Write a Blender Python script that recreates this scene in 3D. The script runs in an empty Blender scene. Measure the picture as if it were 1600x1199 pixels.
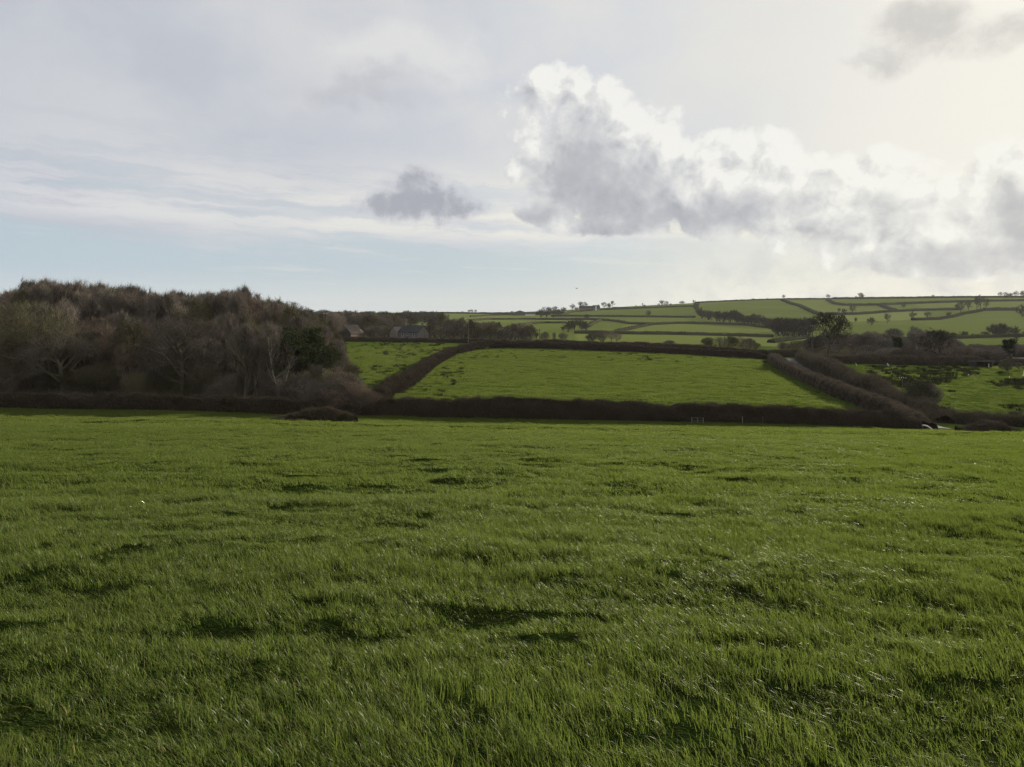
import bpy, math, random
import numpy as np
from math import radians, sin, cos, pi

R = random.Random(7)
rng = np.random.default_rng(11)
F = 1186.0            # focal length in the photo's pixels (1600 wide)
HY = 505.0            # eye level row
EXPO = 1.2
SK = 1.0 / 2 ** EXPO
SUN_AZ, SUN_EL = radians(38), radians(15.)

scn = bpy.context.scene
COL = scn.collection

# ------------------------------------------------------------------ helpers
def link(o, parent=None):
    COL.objects.link(o)
    if parent is not None:
        o.parent = parent
    return o

def tag(o, label=None, cat=None, group=None, kind=None):
    if label: o['label'] = label
    if cat: o['category'] = cat
    if group: o['group'] = group
    if kind: o['kind'] = kind
    return o

def mesh_np(name, V, faces, mat=None, smooth=False, attrs=None):
    """faces: list of (k-columned) int arrays"""
    V = np.asarray(V, dtype=np.float32)
    me = bpy.data.meshes.new(name)
    me.vertices.add(len(V)); me.vertices.foreach_set('co', V.ravel())
    faces = [np.asarray(f, dtype=np.int32) for f in faces if len(f)]
    loops = np.concatenate([f.ravel() for f in faces])
    tot = np.concatenate([np.full(len(f), f.shape[1], np.int32) for f in faces])
    start = np.concatenate([[0], np.cumsum(tot)[:-1]]).astype(np.int32)
    me.loops.add(len(loops)); me.loops.foreach_set('vertex_index', loops)
    me.polygons.add(len(tot)); me.polygons.foreach_set('loop_start', start)
    me.polygons.foreach_set('loop_total', tot)
    if smooth:
        me.polygons.foreach_set('use_smooth', np.ones(len(tot), bool))
    me.update(calc_edges=True)
    if attrs:
        for k, a in attrs.items():
            at = me.attributes.new(k, 'FLOAT', 'POINT')
            at.data.foreach_set('value', np.asarray(a, np.float32))
    if mat: me.materials.append(mat)
    return me

def obj(name, me, parent=None, linked=True):
    o = bpy.data.objects.new(name, me)
    if linked: link(o, parent)
    elif parent is not None: o.parent = parent
    return o

# value noise
def _h(ix, iy, s):
    n = (ix.astype(np.int64) * 374761393 + iy.astype(np.int64) * 668265263 + s * 1442695041) & 0xFFFFFFFF
    n = ((n ^ (n >> 13)) * 1274126177) & 0xFFFFFFFF
    n = (n ^ (n >> 16)) & 0xFFFFFFFF
    return n / 4294967295.0

def vnoise(x, y, s=0):
    x = np.asarray(x, float); y = np.asarray(y, float)
    ix, iy = np.floor(x), np.floor(y)
    fx, fy = x - ix, y - iy
    fx = fx * fx * fx * (fx * (fx * 6 - 15) + 10); fy = fy * fy * fy * (fy * (fy * 6 - 15) + 10)
    a, b = _h(ix, iy, s), _h(ix + 1, iy, s)
    c, d = _h(ix, iy + 1, s), _h(ix + 1, iy + 1, s)
    return (a * (1 - fx) + b * fx) * (1 - fy) + (c * (1 - fx) + d * fx) * fy

def fbm(x, y, oct=4, s=0):
    t = 0; a = .5; n = 0
    for k in range(oct):
        t = t + a * vnoise(x * 2 ** k + 17.3 * k, y * 2 ** k - 9.1 * k, s + k); n += a; a *= .5
    return t / n

def sstep(a, b, x):
    t = np.clip((x - a) / (b - a), 0, 1); return t * t * (3 - 2 * t)

# ------------------------------------------------------------------ terrain
CAM_H = 1.72
PX = np.array([-500, 0, 300, 560, 700, 800, 1000, 1200, 1330, 1450, 1600, 2300], float)
TAB = {   # Y : image row of the ground seen at each column
 50: (648, 649.5, 654, 659, 663, 665, 668, 670, 672, 674, 675.5, 682),
 62: (656, 656, 661, 666, 669, 671, 675, 678, 680, 682, 684, 692),
 78: (650, 650, 657, 665, 668, 670, 674, 678, 680, 682.5, 686, 694),
 88: (636, 636, 641, 653, 657, 658.5, 662, 666, 669, 673, 679, 687),
 100: (622, 625, 630, 640, 640, 639, 643, 651, 662, 671, 674, 680),
 130: (600, 603, 604, 606, 606, 607, 610, 613, 622, 640, 640, 640),
 170: (580, 582, 582, 579, 578, 580, 582, 585, 590, 596, 596, 596),
 200: (566, 568, 567, 565, 563, 563, 567, 570, 571, 573, 574, 574),
 240: (550, 552, 551, 550, 547, 543, 549, 560, 563, 566, 567, 567),
 300: (533, 533, 532, 532, 534, 536, 543, 553, 557, 559, 560, 560),
 400: (522, 522, 523, 526, 528, 530, 538, 543, 549, 551, 551, 551),
 600: (510, 510, 510, 513, 516, 520, 524, 529, 533, 531, 527, 527),
 850: (500, 500, 500, 503, 505, 508, 510, 512, 514, 510, 507, 507),
 1150:(494, 494, 494, 496, 498, 499, 497, 494, 494, 491, 490, 490),
 1450:(490, 490, 490, 491, 492, 492, 483, 474, 474, 472, 471, 471),
 1700:(487, 487, 487, 488, 488.5, 489, 477.5, 467.5, 467, 465.5, 464.5, 464),
 2300:(491, 491, 491, 491, 491, 491, 482, 473, 472, 470, 470, 470),
 4500:(500, 500, 500, 500, 500, 500, 499, 498, 498, 498, 498, 498),
}
YK = np.array(sorted(TAB)); LK = np.log(YK)
ZT = np.array([[(HY - TAB[y][i]) / F * y for i in range(len(PX))] for y in YK])
UK = (PX - 800) / F
LG = np.linspace(math.log(46), math.log(4500), 300)
UG = np.linspace(UK[0], UK[-1], 160)
tmp = np.array([np.interp(LG, LK, ZT[:, i]) for i in range(len(PX))]).T
ZG = np.array([np.interp(UG, UK, tmp[r]) for r in range(len(LG))])
def _smooth(A, n):
    for _ in range(n):
        A = np.pad(A, 1, mode='edge')
        A = (A[:-2, 1:-1] + 2 * A[1:-1, 1:-1] + A[2:, 1:-1]) / 4
    return A
def _smoothu(A, n):
    return _smooth(A.T, n).T
ZG = _smoothu(_smooth(ZG, 7), 12)

def far_z(X, Y):
    Y = np.maximum(Y, 46.0)
    l = np.clip((np.log(Y) - LG[0]) / (LG[-1] - LG[0]) * (len(LG) - 1), 0, len(LG) - 1.001)
    u = np.clip((X / Y - UG[0]) / (UG[-1] - UG[0]) * (len(UG) - 1), 0, len(UG) - 1.001)
    i, j = l.astype(int), u.astype(int); a, b = l - i, u - j
    return (ZG[i, j] * (1 - b) + ZG[i, j + 1] * b) * (1 - a) + (ZG[i + 1, j] * (1 - b) + ZG[i + 1, j + 1] * b) * a

def near_z(X, Y):
    Yc = np.maximum(Y, -4)
    Xc = np.clip(X, -60, 60)
    return -CAM_H - 0.1012 * Yc - 0.0147 * Xc - 0.00002 * np.maximum(Yc - 20, 0) ** 2

def bumps(X, Y):
    """small tussocky relief of the pasture"""
    m = fbm(X * .55 + 3 * vnoise(X * .2, Y * .2, 5), Y * .8, 3, 1) - .5
    m2 = fbm(X * .12, Y * .17, 3, 9) - .5
    hol = .75 * sstep(.56, .74, fbm(X * 1.15 + 40 + 1.5 * vnoise(X * .8, Y * .8, 77), Y * 1.5, 4, 21)) + .55 * sstep(.60, .78, fbm(X * 2.6 + 9, Y * 3.1, 3, 27))
    fade = np.exp(-((np.maximum(Y, 0) / 130.0) ** 2))
    return (m * .13 + m2 * .20 - hol * .06) * fade

def ground(X, Y):
    X = np.asarray(X, float); Y = np.asarray(Y, float)
    t = sstep(38, 58, Y)
    z = near_z(X, Y) * (1 - t) + far_z(X, Y) * t
    z = z + bumps(X, Y)
    rf = sstep(100, 112, Y) * (1 - sstep(280, 320, Y))
    z = z + rf * (fbm(X * .35, Y * .35, 3, 33) - .5) * .35
    return z

def gz(x, y): return float(ground(np.array([x]), np.array([y]))[0])

YS = np.exp(np.linspace(math.log(64), math.log(2600), 1500))
def hit(px, py, ymin=64.):
    X = (px - 800) / F * YS
    p = HY - F * ground(X, YS) / YS
    ok = np.where((YS >= ymin) & (p <= py))[0]
    return float(YS[ok[0]]) if len(ok) else 1690.0

def world(px, Y):
    x = (px - 800) / F * Y
    return x, Y, gz(x, Y)

# ------------------------------------------------------------------ materials
def new_mat(name):
    m = bpy.data.materials.new(name); m.use_nodes = True
    m.node_tree.nodes.clear()
    return m, m.node_tree.nodes, m.node_tree.links

def ramp(N, L, fac, stops):
    r = N.new('ShaderNodeValToRGB')
    while len(r.color_ramp.elements) < len(stops): r.color_ramp.elements.new(.5)
    for e, (p, c) in zip(r.color_ramp.elements, stops):
        e.position = p; e.color = (*c, 1)
    L.new(fac, r.inputs[0]); return r.outputs[0]

def math_n(N, L, op, a, b=None, c=None):
    n = N.new('ShaderNodeMath'); n.operation = op
    for k, v in enumerate((a, b, c)):
        if v is None: continue
        if isinstance(v, (int, float)): n.inputs[k].default_value = v
        else: L.new(v, n.inputs[k])
    return n.outputs[0]

def mixc(N, L, fac, a, b, mode='MIX'):
    n = N.new('ShaderNodeMix'); n.data_type = 'RGBA'; n.blend_type = mode
    for s, v in ((0, fac), (6, a), (7, b)):
        if isinstance(v, (int, float)): n.inputs[s].default_value = v
        elif isinstance(v, tuple): n.inputs[s].default_value = (*v, 1)
        else: L.new(v, n.inputs[s])
    return n.outputs[2]

def noise(N, L, vec, scale, detail=3, rough=.5):
    n = N.new('ShaderNodeTexNoise'); n.inputs['Scale'].default_value = scale
    n.inputs['Detail'].default_value = detail; n.inputs['Roughness'].default_value = rough
    if vec is not None: L.new(vec, n.inputs['Vector'])
    return n.outputs['Fac']

def ground_mat():
    m, N, L = new_mat('pasture')
    geo = N.new('ShaderNodeNewGeometry').outputs['Position']
    a = noise(N, L, geo, .05, 4, .6); b = noise(N, L, geo, 1.4, 4, .7); c = noise(N, L, geo, .008, 2)
    grass = ramp(N, L, b, [(.30, (.022, .038, .006)), (.5, (.050, .082, .012)), (.72, (.080, .112, .020))])
    grass = mixc(N, L, a, grass, (.075, .105, .018))
    tan = mixc(N, L, math_n(N, L, 'MULTIPLY', sat(N, L, c, .52, .62), .35), grass, (.12, .135, .04))
    at = N.new('ShaderNodeAttribute'); at.attribute_name = 'tone'
    tone = mixc(N, L, math_n(N, L, 'MULTIPLY', at.outputs['Fac'], .8), tan, (.200, .222, .072))
    w = N.new('ShaderNodeAttribute'); w.attribute_name = 'wood'
    soil = ramp(N, L, b, [(.3, (.022, .018, .013)), (.7, (.06, .048, .032))])
    col = mixc(N, L, w.outputs['Fac'], tone, soil)
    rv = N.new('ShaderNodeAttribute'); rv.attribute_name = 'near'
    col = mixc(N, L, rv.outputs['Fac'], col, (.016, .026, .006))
    p = N.new('ShaderNodeBsdfDiffuse'); L.new(col, p.inputs['Color']); p.inputs['Roughness'].default_value = .6
    bn = noise(N, L, geo, 2.2, 5, .75)
    bb = N.new('ShaderNodeBump'); bb.inputs['Strength'].default_value = .9; bb.inputs['Distance'].default_value = .35
    L.new(bn, bb.inputs['Height']); L.new(bb.outputs[0], p.inputs['Normal'])
    o = N.new('ShaderNodeOutputMaterial'); L.new(p.outputs[0], o.inputs[0])
    return m

def sat(N, L, v, a, b):
    n = N.new('ShaderNodeMapRange'); n.clamp = True; n.interpolation_type = 'SMOOTHSTEP'
    L.new(v, n.inputs[0]); n.inputs[1].default_value = a; n.inputs[2].default_value = b
    return n.outputs[0]

def grass_mat(name='grass_blade', stops=None, gl=.14):
    m, N, L = new_mat(name)
    at = N.new('ShaderNodeAttribute'); at.attribute_name = 'r'
    geo = N.new('ShaderNodeNewGeometry').outputs['Position']
    oi = N.new('ShaderNodeObjectInfo')
    col = ramp(N, L, at.outputs['Fac'], stops or [(0, (.018, .033, .009)), (.45, (.046, .072, .018)), (.84, (.092, .120, .034)), (.945, (.125, .15, .036)), (.985, (.26, .20, .08)), (1, (.34, .26, .13))])  # extra blue in the greens: grey sky sheen put into the blade colour
    big = noise(N, L, geo, .35, 3, .6)
    col = mixc(N, L, math_n(N, L, 'MULTIPLY', sat(N, L, big, .42, .66), .45), col, (.070, .090, .018))
    col = mixc(N, L, math_n(N, L, 'MULTIPLY', oi.outputs['Random'], .22), col, (.028, .048, .008))
    d = N.new('ShaderNodeBsdfDiffuse'); L.new(col, d.inputs[0])
    t = N.new('ShaderNodeBsdfTranslucent')
    L.new(mixc(N, L, .75, col, (.108, .148, .022)), t.inputs[0])
    g = N.new('ShaderNodeBsdfGlossy'); g.inputs['Roughness'].default_value = .34; g.inputs[0].default_value = (.95, .95, .85, 1)
    m1 = N.new('ShaderNodeMixShader'); m1.inputs[0].default_value = .45; L.new(d.outputs[0], m1.inputs[1]); L.new(t.outputs[0], m1.inputs[2])
    fr = N.new('ShaderNodeFresnel'); fr.inputs[0].default_value = 1.33
    m2 = N.new('ShaderNodeMixShader'); L.new(math_n(N, L, 'MULTIPLY', fr.outputs[0], gl), m2.inputs[0])
    L.new(m1.outputs[0], m2.inputs[1]); L.new(g.outputs[0], m2.inputs[2])
    o = N.new('ShaderNodeOutputMaterial'); L.new(m2.outputs[0], o.inputs[0])
    return m

def twig_mat(name, c0, c1, scale=.8, trans=0.0):
    m, N, L = new_mat(name)
    geo = N.new('ShaderNodeNewGeometry').outputs['Position']
    oi = N.new('ShaderNodeObjectInfo')
    n = noise(N, L, geo, scale, 3, .6)
    f = math_n(N, L, 'ADD', math_n(N, L, 'MULTIPLY', n, .7), math_n(N, L, 'MULTIPLY', oi.outputs['Random'], .45))
    col = ramp(N, L, f, [(.28, c0), (.8, c1)])
    p = N.new('ShaderNodeBsdfDiffuse'); L.new(col, p.inputs['Color']); p.inputs['Roughness'].default_value = .3
    o = N.new('ShaderNodeOutputMaterial'); L.new(p.outputs[0], o.inputs[0])
    return m

def plain_mat(name, c, rough=.7, c2=None, scale=2., metal=0):
    m, N, L = new_mat(name)
    geo = N.new('ShaderNodeTexCoord').outputs['Object']
    n = noise(N, L, geo, scale, 4, .65)
    col = ramp(N, L, n, [(.35, c), (.65, c2 or tuple(x * .7 for x in c))])
    df = N.new('ShaderNodeBsdfDiffuse'); L.new(col, df.inputs['Color'])
    gl = N.new('ShaderNodeBsdfGlossy'); gl.inputs['Roughness'].default_value = rough; gl.inputs[0].default_value = (.8, .8, .8, 1)
    p = N.new('ShaderNodeMixShader'); p.inputs[0].default_value = .03 + metal * .3; L.new(df.outputs[0], p.inputs[1]); L.new(gl.outputs[0], p.inputs[2])
    o = N.new('ShaderNodeOutputMaterial'); L.new(p.outputs[0], o.inputs[0])
    return m

MAT = {}
MAT['ground'] = ground_mat()
MAT['grass'] = grass_mat()
MAT['coarse'] = grass_mat('meadow_blade', [(0, (.034, .046, .013)), (.45, (.078, .098, .028)), (.85, (.135, .155, .050)), (.955, (.16, .17, .055)), (.985, (.22, .19, .09)), (1, (.28, .24, .13))], .03)  # sky sheen coloured in here too, by raised blue
MAT['mid'] = grass_mat('pasture_blade', None, .07)

MAT['bark'] = twig_mat('bark', (.055, .048, .038), (.145, .128, .102), 1.4)
MAT['twig'] = twig_mat('brown_twigs', (.064, .056, .049), (.190, .166, .140), .35)
MAT['twig_olive'] = twig_mat('olive_twigs', (.060, .055, .036), (.150, .138, .088), .35)
MAT['twig_red'] = twig_mat('russet_twigs', (.062, .050, .042), (.175, .140, .112), .35)
MAT['birch'] = twig_mat('pale_bark', (.15, .13, .11), (.30, .27, .23), 2.)
MAT['leaf'] = twig_mat('evergreen_leaf', (.012, .022, .010), (.035, .050, .020), .6)
MAT['ivy'] = twig_mat('ivy_leaf', (.030, .040, .020), (.075, .080, .046), .6)
MAT['hedge'] = twig_mat('hedge_twigs', (.042, .037, .027), (.150, .128, .094), .6)
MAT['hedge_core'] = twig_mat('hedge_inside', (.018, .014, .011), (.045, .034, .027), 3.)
MAT['hedge_red'] = twig_mat('russet_hedge_twigs', (.055, .047, .036), (.160, .132, .100), .7)
MAT['dark_twig'] = twig_mat('dark_oak_twigs', (.022, .018, .015), (.05, .042, .034), .35)
MAT['valley_twig'] = twig_mat('haze_paled_twigs', (.085, .076, .068), (.175, .156, .136), .1)  # paler than the other twigs: valley haze put into the colour
MAT['far_twig'] = twig_mat('distant_twigs', (.036, .032, .024), (.075, .066, .046), .05)
MAT['far_hedge'] = twig_mat('distant_hedge', (.028, .030, .018), (.058, .058, .034), .08)
MAT['rush'] = twig_mat('rushes', (.026, .030, .014), (.07, .07, .034), .5)

# ------------------------------------------------------------------ build the ground sheet
def inpoly(px, y, poly):
    c = np.zeros(np.shape(px), bool); n = len(poly)
    for i in range(n):
        x1, y1 = poly[i]; x2, y2 = poly[(i + 1) % n]
        k = ((y1 > y) != (y2 > y))
        c ^= k & (px < (x2 - x1) * (y - y1) / ((y2 - y1) + 1e-12) + x1)
    return c

def make_ground():
    rows = np.concatenate([np.linspace(-11.4, 1.6, 14), np.arange(2, 24, .11), np.arange(24, 75, .24), np.exp(np.linspace(math.log(75), math.log(2700), 480))])
    us = np.linspace(-2.3, 2.3, 900)
    Y = np.repeat(rows[:, None], len(us), 1)
    X = us[None, :] * (rows[:, None] + 14)
    Z = ground(X, Y)
    # ploughed-in lane cutting stays level: nothing else to change
    V = np.stack([X.ravel(), Y.ravel(), Z.ravel()], 1)
    nr, nc = X.shape
    i = np.arange((nr - 1) * (nc - 1)); r, c = i // (nc - 1), i % (nc - 1); a = r * nc + c
    Fq = np.stack([a, a + 1, a + nc + 1, a + nc], 1)
    px = 800 + F * X / np.maximum(Y, 1); py = HY - F * Z / np.maximum(Y, 1)
    wood = inpoly(px, Y, [(-3000, 89), (560, 91), (575, 112), (535, 150), (530, 292), (520, 330), (-3000, 330)]).astype(float)
    wood += inpoly(px, Y, [(1255, 262), (1330, 212), (3000, 212), (3000, 520), (1500, 480), (1430, 640), (1250, 560)])
    wood += inpoly(px, Y, [(-3000, 330), (520, 300), (720, 300), (830, 330), (830, 600), (700, 640), (-3000, 1400)]) * .6
    wood = np.clip(wood + (fbm(X * .05, Y * .05, 3, 3) - .5) * .6 * (wood > 0), 0, 1)
    # long pasture fields on the hillside differ in tone
    bright = np.where(Y > 420, .42, 0.) * np.ones_like(wood)
    for poly, v in FIELD_TONES:
        bright = np.where((Y > 420) & inpoly(px, py, poly), .25 + .75 * v, bright)
    bright = np.maximum(bright, 0.0)
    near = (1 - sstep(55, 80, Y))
    me = mesh_np('pasture_ground', V, [Fq], MAT['ground'], True, {'wood': wood.ravel(), 'tone': bright.ravel(), 'near': near.ravel()})
    tag(obj('ground', me), kind='structure')

FIELD_TONES = [
    ([(1300, 484), (1400, 482), (1440, 486), (1460, 499), (1330, 503), (1290, 496)], .95),
    ([(1240, 470), (1290, 470), (1310, 478), (1400, 482), (1390, 488), (1290, 490), (1240, 477)], .55),
    ([(1430, 475), (1600, 470), (1600, 484), (1440, 484)], .6),
    ([(1430, 503), (1540, 485), (1600, 485), (1600, 530), (1480, 520)], .35),
    ([(980, 506), (1060, 506), (1200, 512), (1215, 524), (960, 520)], .55),
    ([(900, 522), (1240, 527), (1260, 545), (900, 540)], .65),
    ([(925, 478), (1085, 480), (1085, 495), (860, 494)], .1),
    ([(1095, 472), (1220, 470), (1275, 492), (1110, 490)], .15),
    ([(1080, 500), (1200, 506), (1180, 508), (870, 500)], .35),
    ([(700, 490), (880, 490), (880, 505), (700, 505)], .35),
]
make_ground()

# ------------------------------------------------------------------ grass (instanced tufts)
def blades(n, half, hmin, hmax, w, lean, seed, segs=3, round_=False):
    g = np.random.default_rng(seed)
    x = g.uniform(-half, half, n); y = g.uniform(-half, half, n)
    # clump blades together
    k = max(3, n // 25)
    cx, cy = g.uniform(-half, half, k), g.uniform(-half, half, k)
    j = g.integers(0, k, n); m = g.random(n) < .6
    x = np.where(m, cx[j] + g.normal(0, half * .07, n), x); y = np.where(m, cy[j] + g.normal(0, half * .07, n), y)
    h = g.uniform(hmin, hmax, n) * (1 - .45 * g.random(n) ** 3)
    az = g.uniform(0, 2 * pi, n)
    la = np.array([-.86, -.25]) * lean
    dx = np.cos(az) * .38 * g.random(n) + la[0] * g.uniform(.3, 1.5, n)
    dy = np.sin(az) * .38 * g.random(n) + la[1] * g.uniform(.3, 1.5, n)
    fa = g.uniform(0, pi, n); ww = w * g.uniform(.6, 1.25, n)
    sx, sy = np.cos(fa) * ww / 2, np.sin(fa) * ww / 2
    V = []; base = []
    ts = np.linspace(0, 1, segs + 1)
    for t in ts:
        bx = x + dx * h * t ** 1.8; by = y + dy * h * t ** 1.8
        bl = np.sqrt(dx ** 2 + dy ** 2)
        bz = h * (t - .38 * np.minimum(bl, 1.3) * t ** 2.2) - .01
        wd = 1 - t ** 1.6
        if t < 1:
            V.append(np.stack([bx - sx * wd, by - sy * wd, bz], 1)); V.append(np.stack([bx + sx * wd, by + sy * wd, bz], 1))
        else:
            V.append(np.stack([bx, by, bz], 1))
    V = np.stack(V, 1); nv = V.shape[1]
    b = np.arange(n)[:, None] * nv
    quads = np.concatenate([b + np.array([[2 * s, 2 * s + 1, 2 * s + 3, 2 * s + 2]]) for s in range(segs - 1)])
    tris = b + np.array([[nv - 3, nv - 2, nv - 1]])
    r = np.repeat(g.random(n), nv)
    return V.reshape(-1, 3), [quads, tris], r

def tuft_collection(name, variants, mat):
    c = bpy.data.collections.new(name)
    for k, (V, Fc, r) in enumerate(variants):
        me = mesh_np(name, V, Fc, mat, False, {'r': r})
        o = bpy.data.objects.new(name + '_tuft', me)
        c.objects.link(o)
    return c

def scatter_object(name, X, Y, scale, rot, coll, nvar, label, cat, tilt=None, zoff=0):
    Z = ground(X, Y) + zoff
    V = np.stack([X, Y, Z], 1).astype(np.float32)
    me = bpy.data.meshes.new(name); me.vertices.add(len(V)); me.vertices.foreach_set('co', V.ravel())
    # normal-following tilt
    e = .15
    gx = (ground(X + e, Y) - ground(X - e, Y)) / (2 * e); gy = (ground(X, Y + e) - ground(X, Y - e)) / (2 * e)
    a = me.attributes.new('rot', 'FLOAT_VECTOR', 'POINT')
    a.data.foreach_set('vector', np.stack([np.arctan(gy), -np.arctan(gx), rot], 1).astype(np.float32).ravel())
    a = me.attributes.new('scl', 'FLOAT_VECTOR', 'POINT'); a.data.foreach_set('vector', scale.astype(np.float32).ravel())
    a = me.attributes.new('idx', 'INT', 'POINT'); a.data.foreach_set('value', rng.integers(0, nvar, len(V)).astype(np.int32))
    o = obj(name, me); tag(o, label, cat, kind='stuff')
    ng = bpy.data.node_groups.new(name + '_scatter', 'GeometryNodeTree')
    ng.interface.new_socket('Geometry', in_out='INPUT', socket_type='NodeSocketGeometry')
    ng.interface.new_socket('Geometry', in_out='OUTPUT', socket_type='NodeSocketGeometry')
    N, L = ng.nodes, ng.links
    gi, go = N.new('NodeGroupInput'), N.new('NodeGroupOutput')
    ip = N.new('GeometryNodeInstanceOnPoints'); ci = N.new('GeometryNodeCollectionInfo')
    ci.inputs['Collection'].default_value = coll; ci.inputs['Separate Children'].default_value = True; ci.inputs['Reset Children'].default_value = True
    ip.inputs['Pick Instance'].default_value = True
    def na(nm, t):
        n = N.new('GeometryNodeInputNamedAttribute'); n.data_type = t; n.inputs['Name'].default_value = nm; return n.outputs[0]
    L.new(gi.outputs[0], ip.inputs['Points']); L.new(ci.outputs[0], ip.inputs['Instance'])
    L.new(na('idx', 'INT'), ip.inputs['Instance Index'])
    er = N.new('FunctionNodeEulerToRotation'); L.new(na('rot', 'FLOAT_VECTOR'), er.inputs[0]); L.new(er.outputs[0], ip.inputs['Rotation'])
    L.new(na('scl', 'FLOAT_VECTOR'), ip.inputs['Scale'])
    L.new(ip.outputs[0], go.inputs[0])
    md = o.modifiers.new('scatter', 'NODES'); md.node_group = ng
    return o

def points(y0, y1, sp, umax=.80, jit=.5, x_extra=1.0):
    out = []
    y = y0
    ys = np.arange(y0, y1, sp)
    for y in ys:
        hw = umax * y + x_extra
        xs = np.arange(-hw, hw, sp)
        out.append(np.stack([xs + rng.uniform(-jit, jit, len(xs)) * sp, y + rng.uniform(-jit, jit, len(xs)) * sp], 1))
    P = np.concatenate(out); return P[:, 0], P[:, 1]

def tall(X, Y):
    t = fbm(X * .5 + 7, Y * .8, 3, 51)
    hol = .75 * sstep(.56, .74, fbm(X * 1.15 + 40 + 1.5 * vnoise(X * .8, Y * .8, 77), Y * 1.5, 4, 21)) + .55 * sstep(.60, .78, fbm(X * 2.6 + 9, Y * 3.1, 3, 27))
    return np.clip(.55 + 1.2 * (t - .35), .45, 1.5) * (1 - .48 * hol)

fine = tuft_collection('fine_grass', [blades(760, .30, .05, .16, .0048, .5, 100 + k, 4) for k in range(7)], MAT['grass'])
mid = tuft_collection('pasture_grass', [blades(820, .60, .06, .15, .0088, .55, 200 + k, 3) for k in range(6)], MAT['mid'])
far = tuft_collection('meadow_grass', [blades(520, .95, .06, .16, .022, .5, 300 + k, 2) for k in range(5)], MAT['coarse'])

def rotv(n): return rng.normal(0, .5, n)
X, Y = points(.6, 13.5, .36, x_extra=4.5); n = len(X); s = tall(X, Y)
print('fine', n)
scatter_object('grass', X, Y, np.stack([np.ones(n), np.ones(n), s * 1.05], 1), rotv(n), fine, 7, 'long green pasture grass of the sloping field, wind-leaned blades', 'grass')
X, Y = points(13, 40, .62, x_extra=4.); n = len(X); s = tall(X, Y)
print('mid', n)
scatter_object('grass', X, Y, np.stack([np.ones(n), np.ones(n), s], 1), rotv(n), mid, 6, 'green pasture grass further down the sloping field', 'grass')
X, Y = points(39, 96, .95, .85, x_extra=4.); n = len(X); s = tall(X, Y)
print('far', n)
scatter_object('grass', X, Y, np.stack([np.ones(n), np.ones(n), s * 1.0], 1), rotv(n), far, 5, 'green pasture grass on the brow of the field and the hollow behind it', 'grass')

# middle field, small field and rough field
def in_field(X, Y):
    """the open meadows between the near hedge and the valley (in photo columns / metres)"""
    px = 800 + F * X / Y
    a = inpoly(px, Y, [(575, 90), (1420, 96), (1190, 236), (760, 262), (700, 205), (640, 140), (590, 108)])
    b = inpoly(px, Y, [(560, 125), (620, 130), (700, 225), (690, 292), (528, 292), (540, 150)])
    c = inpoly(px, Y, [(1345, 198), (1420, 122), (1480, 112), (1800, 108), (1900, 205), (1600, 208)])
    return a, b, c
coarse = tuft_collection('tussock_grass', [blades(420, 1.3, .08, .24, .05, .5, 400 + k, 2) for k in range(5)], MAT['coarse'])
X, Y = points(91, 262, 1.55, .82); a, b, c = in_field(X, Y); k = (a | b | c) & (rng.random(len(X)) < .82); X, Y = X[k], Y[k]; n = len(X)
print('coarse', n)
pxx = 800 + F * X / Y
s = np.where(pxx > 1300, .6, 1.) * (.40 + .6 * (fbm(X * .28, Y * .16, 3, 71) > .52) * rng.random(n) + 1.1 * rng.random(n) ** 3)
scatter_object('grass', X, Y, np.stack([np.ones(n), np.ones(n), s], 1), rng.uniform(-pi, pi, n), coarse, 5, 'tussocky grass of the meadows beyond the long hedge', 'grass')

# rush clumps in the wet ground
def rushes(seed):
    V, Fc, r = blades(150, .34, .22, .50, .035, .12, seed, 2)
    d = np.hypot(V[:, 0], V[:, 1]); V[:, 0] *= 1 + .5 * V[:, 2]; V[:, 1] *= 1 + .5 * V[:, 2]
    return V, Fc, r
rc = tuft_collection('rush', [rushes(500 + k) for k in range(5)], MAT['rush'])
X, Y = points(93, 290, 1.35, .84); a, b, c = in_field(X, Y); px = 800 + F * X / Y
nz = .55 * fbm(X * .16, Y * .09, 4, 81) + .45 * fbm(X * .7, Y * .35, 2, 83); nf = fbm(X * .035, Y * .03, 2, 85)
keep = c & (nz > .475) & (fbm(X * .04 + 3, Y * .05, 2, 90) > .33)
py_ = HY - F * ground(X, Y) / Y
path = (np.abs((px - 1465) * .17 + (py_ - 607)) < 5) | (inpoly(px, py_, [(1490, 615), (1530, 617), (1580, 650), (1545, 652)])) | (inpoly(px, py_, [(1540, 568), (1565, 568), (1560, 590), (1480, 602), (1460, 604), (1520, 588)]))
keep &= ~path
rr = rng.random(len(X))
keep &= rr < .85
keep |= (b & (nz > .53) & (rr < .45)) | (a & (px < 735 - (Y - 100) * .1) & (nz > .57) & (rr < .4))
keep |= a & (Y > 205) & (nz > .60) & (rr < .5)
X, Y = X[keep], Y[keep]; n = len(X); print('rush', n)
kk = rng.random(len(X)) < .8; X, Y = X[kk], Y[kk]; n = len(X)
pxx = 800 + F * X / Y; s = np.where(pxx > 1300, rng.uniform(.7, 2.0, n), rng.uniform(.5, 1.3, n))
scatter_object('rushes', X, Y, np.stack([s * 1.5, s * 1.3, s], 1), rng.uniform(-pi, pi, n), rc, 5, 'dark rush tussocks dotted over the rough wet meadow', 'rushes')

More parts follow.
